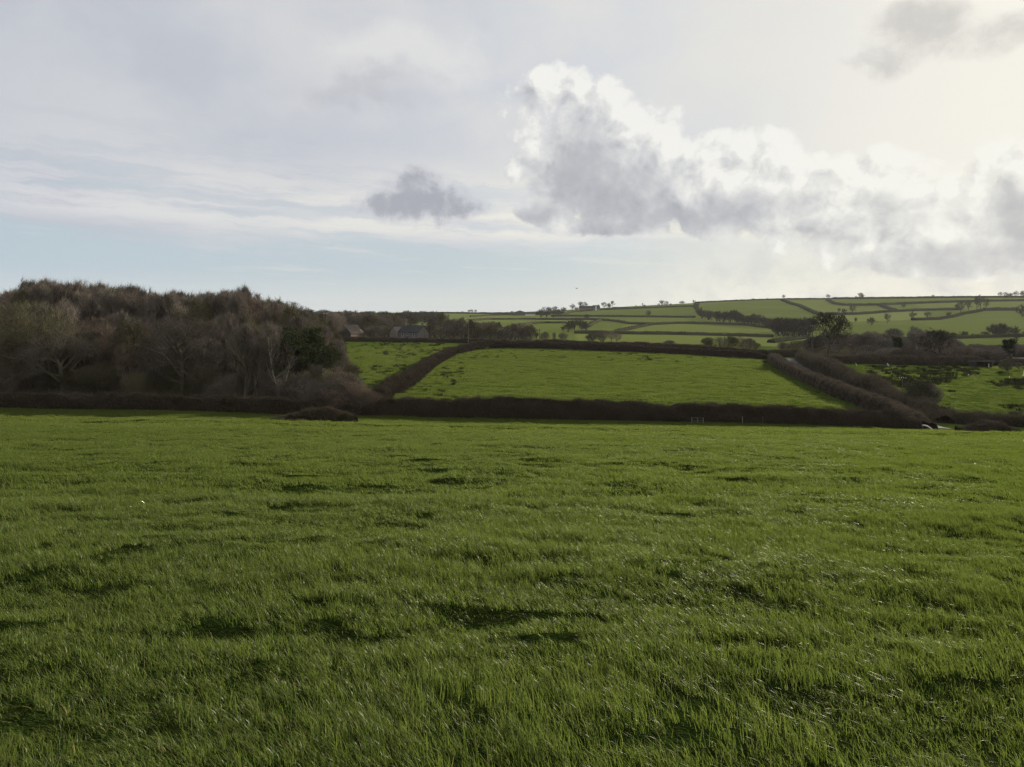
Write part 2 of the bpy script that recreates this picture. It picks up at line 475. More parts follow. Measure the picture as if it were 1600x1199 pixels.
# ------------------------------------------------------------------ hedges
def resample(P, step):
    P = np.array(P, float); d = np.concatenate([[0], np.cumsum(np.linalg.norm(np.diff(P[:, :2], axis=0), axis=1))])
    n = max(2, int(d[-1] / step)); t = np.linspace(0, d[-1], n)
    Q = np.stack([np.interp(t, d, P[:, k]) for k in range(P.shape[1])], 1)
    if n > 8:
        for _ in range(3):
            Q[1:-1] = (Q[:-2] + 2 * Q[1:-1] + Q[2:]) / 4
    return Q, t

def hedge_mesh(P, w, h, step=.5, twigs=0, tl=.35, tw=.02, rough=.3, mat='hedge', seed=0, up=.6, core='hedge_core', hvar=.18, scrub=0.0, taper=True):
    """P rows: x, y, hscale."""
    g = np.random.default_rng(seed + 1000)
    P = [tuple(p) + (1.,) * (3 - len(p)) for p in P]
    Q, t = resample(P, step); n = len(Q)
    T = np.gradient(Q[:, :2], axis=0); T /= np.linalg.norm(T, axis=1)[:, None] + 1e-9
    Nn = np.stack([T[:, 1], -T[:, 0]], 1)
    hs = Q[:, 2] * h * (1 + hvar * 2 * (fbm(t * .12 + seed * 9, t * 0 + seed, 3, 5) - .5)) * (1 + scrub * 1.6 * (fbm(t * .22 + seed * 5, t * 0 + 3, 3, 8) - .45))
    if taper:
        e = np.minimum(t, t[-1] - t); hs = hs * (.55 + .45 * sstep(0, 1.6 * w, e))
    prof = np.array([(-.55, -.12), (-.56, .25), (-.50, .65), (-.40, .90), (-.18, 1.0), (.18, 1.0), (.40, .90), (.50, .65), (.56, .25), (.55, -.12)])
    m = len(prof)
    zb = ground(Q[:, 0], Q[:, 1])
    o = prof[None, :, 0] * w * (.85 + .3 * vnoise(t * .5 + seed, t * 0, 2))[:, None]
    zz = prof[None, :, 1] * hs[:, None]
    rn = (vnoise(t[:, None] / max(step * 2.2, .8) + seed, np.arange(m)[None, :] * 1.7, 3) - .5) * 2 * rough
    ox = o + rn * np.sign(o); zz = zz + (vnoise(t[:, None] / max(step * 1.6, .6) + seed, np.arange(m)[None, :] * 1.3, 4) - .5) * 2 * rough * (prof[None, :, 1] > .5)
    V = np.stack([Q[:, 0, None] + Nn[:, 0, None] * ox, Q[:, 1, None] + Nn[:, 1, None] * ox, zb[:, None] + zz], 2)
    V[:, :, 2] -= .0
    i = np.arange((n - 1) * (m - 1)); r, c = i // (m - 1), i % (m - 1); a = r * m + c
    quads = np.stack([a, a + 1, a + m + 1, a + m], 1)
    caps = [np.array([list(range(m))]), np.array([[(n - 1) * m + k for k in range(m)][::-1]])]
    Vc = V.reshape(-1, 3)
    core_me = mesh_np('hedge_body', Vc, [quads] + caps, MAT[core], False)
    if not twigs:
        return core_me, None
    nt = int(twigs * t[-1])
    s = g.uniform(0, n - 1.001, nt); q = g.uniform(.2, m - 1.201, nt)
    si, qi = s.astype(int), q.astype(int); sf, qf = s - si, q - qi
    def samp(si, qi): return V[si, qi]
    p = (samp(si, qi) * (1 - qf)[:, None] + samp(si, qi + 1) * qf[:, None]) * (1 - sf)[:, None] + (samp(si + 1, qi) * (1 - qf)[:, None] + samp(si + 1, qi + 1) * qf[:, None]) * sf[:, None]
    side = (q / (m - 1) - .5) * 2
    out = np.stack([Nn[si, 0] * side, Nn[si, 1] * side, np.full(nt, up) + (1 - np.abs(side)) * .6], 1)
    dirv = out + g.normal(0, .55, (nt, 3)); dirv /= np.linalg.norm(dirv, axis=1)[:, None]
    ln = tl * (.35 + g.random(nt) ** 1.6 * 1.5) * np.where(g.random(nt) > .985, 2.2, 1.) * (1 + scrub * g.random(nt) ** 2 * 3)
    wv = g.normal(0, 1, (nt, 3)); wv -= dirv * (wv * dirv).sum(1)[:, None]; wv /= np.linalg.norm(wv, axis=1)[:, None]
    wv *= (tw * g.uniform(.5, 1.3, nt))[:, None]
    p0 = p - dirv * ln[:, None] * .35; tip = p + dirv * ln[:, None]
    TV = np.stack([p0 - wv / 2, p0 + wv / 2, tip], 1).reshape(-1, 3)
    tr = np.arange(nt * 3).reshape(-1, 3)
    return core_me, mesh_np('hedge_twigs', TV, [tr], MAT[mat], False)

def hedge(label, P, w, h, group=None, name='hedge', cat='hedge', **kw):
    core, tw = hedge_mesh(P, w, h, **kw)
    c = np.array([q[:2] for q in P]).mean(0)
    root = bpy.data.objects.new(name, None); link(root)
    bx, by = float(P[0][0]), float(P[0][1]); bz = gz(bx, by)
    root.location = (bx, by, bz)
    tag(root, label, cat, group)
    for nm, me in (('hedge_body', core), ('foliage', tw)):
        if me is None: continue
        n = len(me.vertices); co = np.empty(n * 3, np.float32); me.vertices.foreach_get('co', co)
        co = co.reshape(-1, 3) - np.array([bx, by, bz], np.float32); me.vertices.foreach_set('co', co.ravel()); me.update()
        obj(nm, me, root)
    return root

def pc(px, Y, s=1.): return ((px - 800) / F * Y, Y, s)
def ph(px, py, s=1., ymin=92): return pc(px, hit(px, py, ymin), s)

G1 = 'hedges round the near meadows'
hedge('long dark clipped hedge with a low dip along the bottom of the middle meadow', [pc(572, 92, 1.0), pc(700, 91.5), pc(800, 91, 1.03), pc(950, 91, .98), pc(1020, 91, .88), pc(1046, 91.2, .70), pc(1062, 91.4, .94), pc(1180, 92, 1.), pc(1300, 93), pc(1390, 94.5, .95), pc(1434, 95, .75)], 1.7, 2.05, G1, twigs=1500, tl=.34, tw=.021, seed=1)
hedge('dark low hedge in the shade under the edge of the wood', [pc(-260, 87.5), pc(-60, 88), pc(150, 88), pc(300, 88.5), pc(430, 88.5), pc(572, 91.5, .95)], 1.5, 1.65, G1, twigs=900, tl=.35, tw=.021, seed=2, hvar=.15)
hedge('short pale-topped hedge hump on the brow below the wood corner', [pc(424, 71, .25), pc(450, 72, .75), pc(480, 73.5, 1.05), pc(520, 75, 1.15), pc(556, 76.5, 1.1)], 1.3, 1.25, G1, twigs=1500, tl=.25, tw=.018, mat='hedge', seed=3)
hedge('russet hedge climbing diagonally between the small meadow and the middle meadow', [pc(588, 104, .9), ph(606, 617, 1.0), ph(630, 607, 1.05), ph(648, 594, 1.05), ph(664, 580, 1.), ph(682, 567, .98), ph(706, 555, .95), ph(735, 548, 1.), ph(764, 543, 1.)], 1.9, 1.95, G1, twigs=1500, tl=.42, tw=.03, mat='hedge_red', seed=4)
hedge('dark clipped hedge closing the top of the middle meadow', [pc(764, 243), pc(900, 240), pc(1040, 237), pc(1130, 235), pc(1200, 231)], 1.8, 2.0, G1, twigs=500, tl=.3, tw=.05, seed=5, step=.8)
hedge('darker second hedge on the far side of the lane above the middle meadow', [pc(800, 268, .8), pc(868, 266, .9), pc(1000, 263), pc(1100, 261), pc(1200, 258), pc(1262, 252, 1.2)], 1.8, 2.5, G1, twigs=400, tl=.3, tw=.05, seed=6, step=.8)
hedge('thin dark hedge in front of the farmhouse and the stone barn', [pc(505, 293), pc(600, 293), pc(680, 291), pc(735, 288), pc(800, 286, .8)], 1.6, 1.7, G1, twigs=350, tl=.3, tw=.05, seed=7, step=.9)
hedge('brown-topped clipped hedge curving down the near side of the lane', [pc(1206, 229, .9), ph(1216, 572), ph(1240, 587), ph(1270, 602), ph(1300, 616), ph(1335, 630), ph(1365, 641), ph(1395, 650, .95), pc(1420, 101, .9), pc(1446, 96, .7)], 2.1, 2.15, G1, twigs=1500, tl=.32, tw=.026, mat='hedge_red', seed=8)
hedge('overgrown dark hedge along the far side of the lane beside the rough meadow', [pc(1252, 240, .8), ph(1262, 570, 1.), ph(1285, 584, 1.15), ph(1312, 598, 1.1), ph(1345, 613, 1.15), ph(1372, 625, 1.15), ph(1400, 637, 1.1), pc(1440, 112, 1.05), pc(1475, 107, .8)], 2.8, 2.5, G1, twigs=1900, tl=.5, tw=.028, seed=9, rough=.35, hvar=.3, scrub=.2)
hedge('ragged low hedge along the bottom of the rough meadow', [pc(1440, 112, 1.1), pc(1478, 109, 1.0), pc(1520, 107, 1.2), pc(1570, 106, .95), pc(1640, 105, 1.), pc(1760, 104, 1.)], 2.2, 1.15, G1, twigs=1500, tl=.5, tw=.026, seed=10, rough=.3, hvar=.35, scrub=.4)
hedge('low flat-topped hedge stub on the brow at the foot of the lane', [pc(1498, 92, .6), pc(1530, 92, 1.05), pc(1560, 92.5, 1.1), pc(1585, 93, .6)], 2.0, 1.1, G1, twigs=1300, tl=.25, tw=.02, seed=11)
hedge('thick black hedge along the top of the rough meadow', [pc(1262, 214, .9), pc(1330, 211, 1.05), pc(1400, 210, 1.1), pc(1470, 209), pc(1520, 209, .95), pc(1545, 209, .8)], 2.4, 2.2, G1, twigs=700, tl=.5, tw=.045, seed=12, rough=.3, step=.8)
hedge('dark hedge behind the round field bush', [pc(1556, 210, .85), pc(1620, 211), pc(1760, 212)], 2.2, 1.9, G1, twigs=600, tl=.5, tw=.045, seed=13, rough=.3, step=.8)

# distant hedges on the hillside: (label, base polyline in photo rows traced on the terrain, width, height)
FH = [
 ('faint hedge on the far left skyline above the farmhouse', [(640, 490.5), (700, 490), (800, 490.5), (880, 490)], 5, 3.2),
 ('long hedge under the skyline running to the dark barn', [(735, 495.5), (765, 493.5), (800, 492.5), (860, 492.5)], 3, 2.4),
 ('hedge below the dark barn on the hill', [(735, 502), (765, 499.8), (820, 499.5), (890, 500.5)], 3, 2.4),
 ('lowest curving hedge left of the valley tree cluster', [(800, 512), (815, 509), (832, 506.5), (850, 505.5), (885, 505.5)], 3, 2.4),
 ('hedge below the hilltop farmhouse sloping up to the bare copse', [(872, 495), (890, 489), (915, 486.5), (945, 484.5), (1000, 482.5), (1060, 480), (1083, 479.5)], 4, 3.0),
 ('level hedge beneath the lone field bush', [(862, 494.8), (960, 495.3), (1020, 496), (1086, 496.8)], 4, 2.8),
 ('wavy hedge bending down across the hillside', [(862, 500), (925, 500.3), (945, 501.5), (962, 503), (985, 506.8), (1020, 508), (1060, 506), (1110, 507), (1170, 509), (1198, 513)], 3.5, 2.8),
 ('short hedge dropping left to the round valley trees', [(938, 502), (925, 507), (912, 514)], 4, 3.0),
 ('diagonal hedge joining the two level hedges', [(1022, 507.5), (1008, 510), (985, 515), (962, 520.5)], 3.5, 2.6),
 ('long straight dark hedge near the foot of the hill', [(898, 521.5), (960, 522.3), (1060, 523.3), (1130, 525), (1208, 527.5)], 3.2, 2.6),
 ('dark hedge on the right skyline from the bare copse to the small round tree', [(1086, 473), (1110, 471.5), (1150, 470.3), (1222, 468.5)], 6, 3.0),
 ('skyline hedge between the two small hilltop trees', [(1222, 468.3), (1260, 468), (1300, 468)], 6, 3.0),
 ('thick skyline hedge right of the dense hilltop tree', [(1300, 467.8), (1350, 466.5), (1450, 466.3), (1530, 465.5), (1640, 465)], 7, 4.2),
 ('hedge falling down the hill from the small round skyline tree', [(1222, 469.5), (1235, 475), (1250, 479), (1262, 485), (1276, 491), (1290, 493)], 7, 3.6),
 ('curved hedge sweeping from the skyline tree and along the upper fields', [(1293, 469.5), (1303, 475.5), (1320, 478), (1370, 477.5), (1420, 475.3), (1500, 472.5), (1620, 470.5)], 6, 4.0),
 ('short slanting hedge between the two long upper hedges', [(1376, 478), (1388, 483), (1400, 486.5)], 8, 3.6),
 ('hedge along the middle of the upper hillside', [(1290, 492.5), (1340, 492), (1390, 488), (1440, 486), (1500, 484.5)], 6, 3.8),
 ('hedge curving up behind the three small round trees', [(1425, 501), (1465, 500), (1487, 496.5), (1505, 491.5), (1535, 486)], 5, 3.4),
 ('isolated square-ended hedge on the upper right field', [(1537, 486), (1560, 485.5), (1589, 485.8)], 5, 5.0),
 ('hedge under the lower right strip of trees', [(1430, 531), (1500, 529.5), (1560, 527.5), (1640, 526)], 4, 2.5),
 ('hedge right of the leaning farm trees on the lower slope', [(1205, 536), (1235, 532), (1260, 528)], 4, 2.4),
]
for k, (lab, pts, w, h) in enumerate(FH):
    P = [pc(x, hit(x, y, 300)) for x, y in pts]
    d = P[0][1]
    hedge(lab, P, w, h, 'field hedges on the far hillside', twigs=4, tl=.8, tw=.3, seed=40 + k, step=3.0, rough=.35, hvar=.14, mat='far_hedge', core='far_hedge', taper=False)

# ------------------------------------------------------------------ trees
def unit(v): return v / (np.linalg.norm(v) + 1e-9)

def tree_segments(seed, H=12., trunk=.3, spread=.42, levels=5, lean=.0, r0=None, kids=(7, 6, 6, 5, 4), ang=(38, 42, 45, 48), shape='dome', multi=1, rmin=.012, up=.18, ratio=.62, envz=None):
    g = random.Random(seed); S = []
    r0 = r0 or H * .022
    cz = H * (envz[0] if envz else (.62 if shape == 'dome' else .6)); rz = H - cz; rx = H * spread
    if shape == 'tall': rz = H * .45; cz = H * .57
    if shape == 'bush': cz = H * .45; rz = H * .55
    def exit_t(p, d):
        a = (d[0] ** 2 + d[1] ** 2) / rx ** 2 + d[2] ** 2 / rz ** 2
        b = 2 * ((p[0] * d[0] + p[1] * d[1]) / rx ** 2 + (p[2] - cz) * d[2] / rz ** 2)
        c = (p[0] ** 2 + p[1] ** 2) / rx ** 2 + (p[2] - cz) ** 2 / rz ** 2 - 1
        D = b * b - 4 * a * c
        if D < 0: return .2
        return max((-b + math.sqrt(D)) / (2 * a), .15)
    def rnd(): return np.array([g.gauss(0, 1), g.gauss(0, 1), g.gauss(0, 1)])
    def grow(p, d, L, r, lev):
        n = 4 if lev < 2 else (3 if lev < levels - 1 else 2)
        pts = [p]; dd = d; rs = [r]
        for k in range(n):
            dd = unit(dd + rnd() * (.10 if lev == 0 else .17) + np.array([0, 0, up * (.5 if lev else .2)]))
            p = p + dd * L / n; rr = r * (1 - (k + 1) / n * (.45 if lev == 0 else .72)); pts.append(p); rs.append(max(rr, rmin * .5))
        for k in range(n): S.append((pts[k], pts[k + 1], rs[k], rs[k + 1], lev))
        if lev >= levels - 1: return
        nk = kids[min(lev, len(kids) - 1)]
        st = trunk if lev == 0 else .22
        for k in range(nk):
            t = st + (1 - st) * ((k + g.random()) / nk) if lev else max(trunk / (L / H), .0) + (1 - max(trunk / (L / H), 0)) * (k + g.random() * .7) / nk
            t = min(t, .999); q = t * n; i = min(int(q), n - 1); f = q - i
            bp = pts[i] * (1 - f) + pts[i + 1] * f; br = rs[i] * (1 - f) + rs[i + 1] * f
            ax = unit(pts[i + 1] - pts[i]); o = unit(np.cross(ax, rnd()))
            an = radians(ang[min(lev, len(ang) - 1)] * g.uniform(.6, 1.35))
            nd = unit(ax * cos(an) + o * sin(an))
            if lev == 0:
                phi = k * 2.4 + g.random(); nd = unit(np.array([cos(phi) * sin(an), sin(phi) * sin(an), cos(an)]))
            Lc = exit_t(bp, nd) * g.uniform(.55, 1.22)
            if lev > 0: Lc = min(Lc, L * ratio * g.uniform(.6, 1.15) + .2)
            if Lc < .12: continue
            grow(bp, nd, Lc, max(br * g.uniform(.45, .68), rmin), lev + 1)
    for m in range(multi):
        if multi == 1:
            d = unit(np.array([lean, 0, 1.])); L = H * (.72 if shape != 'tall' else .9)
            grow(np.zeros(3), d, L, r0, 0)
        else:
            phi = m * 2 * pi / multi + g.random(); an = radians(g.uniform(5, 42))
            d = np.array([cos(phi) * sin(an), sin(phi) * sin(an), cos(an)])
            p0 = np.array([cos(phi), sin(phi), 0]) * g.uniform(0, .04 * H)
            grow(p0, d, exit_t(p0 + np.array([0, 0, .3]), d) * g.uniform(.7, .95), r0 * g.uniform(.5, .9), 1)
    return S

def seg_mesh(name, S, mat, sides=3, rscale=1., rmin=0.):
    P0 = np.array([s[0] for s in S]); P1 = np.array([s[1] for s in S])
    r0 = np.maximum(np.array([s[2] for s in S]) * rscale, rmin); r1 = np.maximum(np.array([s[3] for s in S]) * rscale, rmin * .6)
    D = P1 - P0; D /= np.linalg.norm(D, axis=1)[:, None] + 1e-9
    ref = np.where(np.abs(D[:, 2:3]) < .9, np.array([[0, 0, 1.]]), np.array([[1., 0, 0]]))
    A = np.cross(D, ref); A /= np.linalg.norm(A, axis=1)[:, None]; B = np.cross(D, A)
    V = []
    for k in range(sides):
        c, s = cos(2 * pi * k / sides), sin(2 * pi * k / sides); o = A * c + B * s
        V.append(P0 + o * r0[:, None])
    for k in range(sides):
        c, s = cos(2 * pi * k / sides), sin(2 * pi * k / sides); o = A * c + B * s
        V.append(P1 + D * r1[:, None] * .5 + o * r1[:, None])
    V = np.stack(V, 1).reshape(-1, 3); b = np.arange(len(S))[:, None] * sides * 2
    q = np.concatenate([b + np.array([[k, (k + 1) % sides, sides + (k + 1) % sides, sides + k]]) for k in range(sides)])
    return mesh_np(name, V, [q], mat, sides > 4)

def twig_fuzz(S, n, ln, w, seed, minlev=3, upb=.4):
    """fine twigs (tapered slivers) along the thin branches"""
    g = np.random.default_rng(seed)
    T = [s for s in S if s[4] >= minlev]
    P0 = np.array([s[0] for s in T]); P1 = np.array([s[1] for s in T])
    L = np.linalg.norm(P1 - P0, axis=1); i = g.choice(len(T), n, p=L / L.sum()); f = g.random(n)[:, None]
    p = P0[i] * (1 - f) + P1[i] * f; d = (P1[i] - P0[i]) / L[i][:, None]
    d = d + g.normal(0, .6, (n, 3)) + np.array([0, 0, upb]); d /= np.linalg.norm(d, axis=1)[:, None]
    wv = np.cross(d, g.normal(0, 1, (n, 3))); wv /= np.linalg.norm(wv, axis=1)[:, None]; wv *= w * g.uniform(.5, 1.2, (n, 1))
    l = ln * g.uniform(.4, 1.3, (n, 1))
    return np.stack([p - wv / 2, p + wv / 2, p + d * l], 1).reshape(-1, 3)

def add_tris(me_name, base_me, TV, mat):
    n0 = len(base_me.vertices); co = np.empty(n0 * 3, np.float32); base_me.vertices.foreach_get('co', co)
    nl = len(base_me.loops); li = np.empty(nl, np.int32); base_me.loops.foreach_get('vertex_index', li)
    q = li.reshape(-1, 4)
    V = np.concatenate([co.reshape(-1, 3), TV]); tr = np.arange(len(TV)).reshape(-1, 3) + n0
    return mesh_np(me_name, V, [q, tr], mat)

def leaf_cloud(S, n, size, seed, minlev=2):
    g = np.random.default_rng(seed)
    T = [s for s in S if s[4] >= minlev]
    P0 = np.array([s[0] for s in T]); P1 = np.array([s[1] for s in T]); i = g.integers(0, len(T), n); f = g.random(n)[:, None]
    p = P0[i] * (1 - f) + P1[i] * f + g.normal(0, size * 1.6, (n, 3))
    a = g.normal(0, 1, (n, 3)); a /= np.linalg.norm(a, axis=1)[:, None]
    b = np.cross(a, g.normal(0, 1, (n, 3))); b /= np.linalg.norm(b, axis=1)[:, None]
    s = size * g.uniform(.5, 1.2, (n, 1))
    return np.stack([p - a * s, p + b * s * .5, p + a * s, p - b * s * .5], 1).reshape(-1, 3)

TEMPL = {}
def template(key, kind, trunk_me, crown_me, foliage_me=None):
    root = bpy.data.objects.new(kind, None)
    kids = [('trunk', trunk_me), ('crown', crown_me)]
    if foliage_me: kids.append(('foliage', foliage_me))
    ch = [(nm, me) for nm, me in kids if me]
    TEMPL[key] = (root, ch)

def template1(key, kind, me): TEMPL[key] = (bpy.data.objects.new(kind, me), None)

def plant(key, x, y, s, label, cat='tree', group=None, rot=None, sxy=1., sink=.1, kind=None):
    root, ch = TEMPL[key]
    o = root.copy(); COL.objects.link(o)
    if kind: o.name = kind
    z = gz(x, y) - sink
    o.location = (x, y, z); o.rotation_euler = (0, 0, R.uniform(0, 2 * pi) if rot is None else rot)
    o.scale = (s * sxy, s * sxy, s)
    tag(o, label, cat, group)
    if ch:
        for nm, me in ch:
            c = bpy.data.objects.new(nm, me); COL.objects.link(c); c.parent = o
    return o

# near templates, unit = real metres (all of height ~10)
def build_near(key, kind, seed, mat, fuzz=9000, fl=.55, fw=.020, tl=1, sides=4, upb=.5, **kw):
    S = tree_segments(seed, **kw)
    tr = [s for s in S if s[4] <= tl]; cr = [s for s in S if s[4] > tl]
    tm = seg_mesh('trunk', tr, MAT['bark'] if mat != 'birch' else MAT['birch'], 6)
    cm = seg_mesh('crown', cr, MAT[mat if mat != 'birch' else 'twig'], 3, rmin=.010)
    cm = add_tris('crown', cm, twig_fuzz(S, fuzz, fl, fw, seed, upb=upb), MAT[mat if mat != 'birch' else 'twig'])
    print(key, len(S)); template(key, kind, tm, cm)
    return S
for k in range(4):
    build_near('wood%d' % k, 'bare_tree', 20 + k, ['twig', 'twig', 'twig_olive', 'twig_red'][k], H=10, trunk=.28, spread=.23, shape='tall', kids=(12, 6, 5, 4), levels=5, up=.5, r0=.26, rmin=.017, fuzz=4800, fl=.65, fw=.026, upb=1.1, ang=(42, 38, 40, 45))
for k in range(2):
    build_near('oak%d' % k, 'bare_oak', 30 + k, 'twig', H=10, trunk=.24, spread=.52, kids=(9, 7, 6, 5), levels=5, up=.12, r0=.34, fuzz=11000, fl=.38, ang=(58, 45, 48, 50))
for k in range(3):
    build_near('bush%d' % k, 'bare_bush', 40 + k, ['twig', 'twig_olive', 'twig_red'][k], H=10, spread=.55, shape='bush', kids=(0, 8, 6, 5), levels=5, multi=9, up=.25, r0=.2, fuzz=14000, fl=.7, fw=.030, tl=1, ang=(30, 32, 38, 45))
build_near('darkoak', 'bare_oak', 33, 'dark_twig', H=10, trunk=.24, spread=.5, kids=(11, 7, 5, 4), levels=5, up=.16, r0=.36, fuzz=12000, fl=.5, fw=.034, ang=(55, 45, 45, 50))
build_near('birch', 'birch_tree', 50, 'birch', H=10, trunk=.2, spread=.22, shape='tall', kids=(12, 5, 4), levels=4, up=.5, r0=.075, fuzz=3500, fl=.5, tl=1, ang=(35, 38, 40))
# evergreen / ivy-clad
def evergreen(key, kind, seed, mat, n=16000, size=.11, **kw):
    S = tree_segments(seed, **kw)
    tm = seg_mesh('trunk', [s for s in S if s[4] <= 1], MAT['bark'], 6)
    V = leaf_cloud(S, n, size, seed)
    cm = mesh_np('crown', V, [np.arange(len(V)).reshape(-1, 4)], MAT[mat])
    template(key, kind, tm, cm)
for k in range(2):
    build_near('valley%d' % k, 'bare_bush', 46 + k, 'valley_twig', H=10, spread=.55, shape='bush', kids=(0, 8, 6, 5), levels=5, multi=8, up=.3, r0=.2, fuzz=9000, fl=.8, fw=.04, tl=1, ang=(30, 32, 38, 45))
build_near('valleytree', 'bare_tree', 49, 'valley_twig', H=10, trunk=.2, spread=.36, kids=(10, 7, 5, 4), levels=5, up=.3, fuzz=8000, fl=.5, fw=.04, ang=(48, 42, 42, 45))
evergreen('holly', 'evergreen_tree', 60, 'ivy', 26000, .12, H=10, trunk=.1, spread=.42, shape='bush', kids=(9, 7, 6, 4), levels=4, r0=.25)
evergreen('conifer', 'conifer_tree', 61, 'leaf', 12000, .16, H=10, trunk=.15, spread=.2, shape='tall', kids=(22, 7, 4), levels=3, ang=(75, 50, 40), up=-.05)
# ivy bush by the lane: twigs and ivy
S = tree_segments(64, H=10, spread=.45, shape='bush', kids=(0, 8, 6, 5), levels=5, multi=7, up=.2, r0=.22)
V = leaf_cloud(S, 9000, .13, 64)
cm = add_tris('crown', seg_mesh('crown', [s for s in S if s[4] > 1], MAT['twig'], 3, rmin=.012), twig_fuzz(S, 9000, .6, .035, 64), MAT['twig'])
template('ivybush', 'ivy_bush', seg_mesh('trunk', [s for s in S if s[4] <= 1], MAT['bark'], 6), cm, mesh_np('ivy', V, [np.arange(len(V)).reshape(-1, 4)], MAT['ivy']))
# distant single-mesh trees (height 10, thick twigs)
def build_far(key, kind, seed, mat='far_twig', rmin=.05, fuzz=1200, fl=.9, fw=.12, **kw):
    S = tree_segments(seed, **kw)
    me = seg_mesh('distant_tree', S, MAT[mat], 3, rmin=rmin)
    me = add_tris('distant_tree', me, twig_fuzz(S, fuzz, fl, fw, seed, minlev=2), MAT[mat])
    template1(key, kind, me)
for k in range(4):
    build_far('fartree%d' % k, 'bare_tree', 70 + k, H=10, trunk=.12, spread=.44, kids=(10, 6, 5), levels=4, r0=.3, rmin=.04, ang=(55, 45, 45), fuzz=1500)
for k in range(3):
    build_far('farbush%d' % k, 'bare_bush', 80 + k, H=10, spread=.6, shape='bush', kids=(0, 7, 5), levels=4, multi=6, r0=.3, rmin=.05, fuzz=2200, fl=1.2, fw=.16)
build_far('farthin', 'bare_tree', 90, H=10, trunk=.3, spread=.28, shape='tall', kids=(9, 5, 4), levels=4, r0=.2, rmin=.04, fuzz=900)

def at(px, Y): x, y, z = world(px, Y); return x, y
# --- the wood on the left
SIL = [(-300, 470), (0, 464), (50, 446), (110, 441), (160, 452), (200, 452), (240, 455), (300, 463), (340, 458), (388, 454), (402, 474), (420, 472), (455, 474), (480, 488), (505, 498), (522, 512), (535, 545), (560, 588), (590, 606)]
def sil(px): return float(np.interp(px, [a for a, _ in SIL], [b for _, b in SIL]))
def top_scale(px, Y, top):
    x, y, z = world(px, Y); return ((HY - top) / F * Y - z) / 10.0
GW = 'bare trees of the dense wood'
rows = [(96, 27, 60), (103, 25, 38), (112, 23, 22), (124, 21, 9), (140, 20, 3), (158, 22, 0), (180, 26, 0)]
for ri, (Y, step, off) in enumerate(rows):
    px = -170 + R.uniform(0, 20)
    while px < 545:
        p = px + R.uniform(-7, 7); yy = Y + R.uniform(-4, 5)
        if not (ri < 2 and 30 < p < 62):
            top = sil(p) + off + R.uniform(-5, 9 if ri > 2 else 34)
            if top < 575:
                key = R.choice(['wood0', 'wood1', 'wood2', 'wood3', 'wood0', 'wood1'] + (['oak0'] if ri < 3 else []))
                s = max(top_scale(p, yy, top), .35)
                x, y, z = world(p, yy)
                lab = ['bare brown tree at the front edge of the dense wood', 'bare brown tree at the front edge of the dense wood'][0] if ri < 2 else 'bare tree deep in the dense wood, its twigs against the sky'
                plant(key, x, y, s, lab, 'tree', GW, sxy=R.uniform(.85, 1.15))
        px += step * R.uniform(.8, 1.2)
# understorey scrub along the front edge
px = -150
while px < 520:
    p = px; yy = 92.5 + R.uniform(0, 4); x, y, z = world(p, yy)
    plant(R.choice(['bush0', 'bush0', 'bush1', 'bush2']), x, y, R.uniform(.34, .58), 'dark twiggy thicket bush behind the shaded low hedge', 'bush', 'thicket bushes at the foot of the wood', sxy=1.25)
    px += R.uniform(19, 30)
for k in range(46):
    p = -160 + k * 15.2; Y = R.choice([124, 145, 175, 205]); x, y = at(p, Y)
    if top_scale(p, Y, sil(p) + 30) < .45: continue
    plant(R.choice(['bush0', 'bush0', 'bush1']), x, y, R.uniform(.4, .6), 'shaded thicket bush inside the wood', 'bush', 'thicket bushes inside the wood', sxy=1.7)
# individuals one can pick out
plant('bush1', *at(46, 94), top_scale(46, 94, 473), 'wide olive-tinged many-stemmed bare tree at the front of the wood', 'tree', sxy=.95, rot=.4)
plant('wood2', *at(205, 96), top_scale(205, 96, 505), 'olive-green bare tree in the middle of the wood front', 'tree', rot=1.2, sxy=1.2)
plant('oak0', *at(284, 95), top_scale(284, 95, 492), 'dark spreading bare tree at the wood front with black trunk', 'tree', rot=2.2)
plant('holly', *at(462, 99), top_scale(462, 99, 510), 'dark green evergreen tree on the right flank of the wood', 'evergreen', rot=.3, sxy=1.15)
plant('holly', *at(498, 102), top_scale(498, 102, 530), 'smaller dark evergreen beside the larger one on the wood flank', 'evergreen', rot=2.0)
for p, Y, t, l in [(436, 94.0, 512, 'slim white-stemmed birch in front of the dark evergreen'), (412, 95.0, 505, 'slim pale birch left of the dark evergreen'), (385, 93.0, 560, 'pale-stemmed sapling low at the wood front'), (310, 95.0, 590, 'short pale stem by the shaded hedge'), (434, 91.5, 592, 'forked pale sapling above the shaded hedge')]:
    plant('birch', *at(p, Y), top_scale(p, Y, t), l, 'tree', sxy=1.1)
for p, Y, s, key, l in [(500, 97.0, .52, 'bush0', 'tall brown thicket bush at the wood corner'), (528, 95.0, .50, 'bush2', 'russet thicket bush at the wood corner nearest the small meadow'), (555, 93.0, .40, 'bush2', 'russet bush tapering off from the wood towards the long hedge'), (578, 92.0, .30, 'bush2', 'low russet bush just above the long hedge corner'), (540, 110.0, .42, 'bush0', 'brown bush on the wood flank beside the small meadow'), (532, 126.0, .5, 'bush0', 'brown bush further up the wood flank'), (602, 95.0, .20, 'bush2', 'lowest russet scrub bush at the foot of the diagonal hedge'), (520, 144.0, .55, 'bush0', 'brown bush at the top of the wood flank'), (480, 92.0, .42, 'bush0', 'dark brown thicket bush under the evergreens'), (512, 88.0, .33, 'bush2', 'dark russet bush rising over the shaded hedge end'), (556, 94.0, .26, 'bush0', 'dark scrubby bush where the shaded hedge meets the long hedge')]:
    x, y = at(p, Y); plant(key, x, y, s, l, 'bush', sxy=1.3)
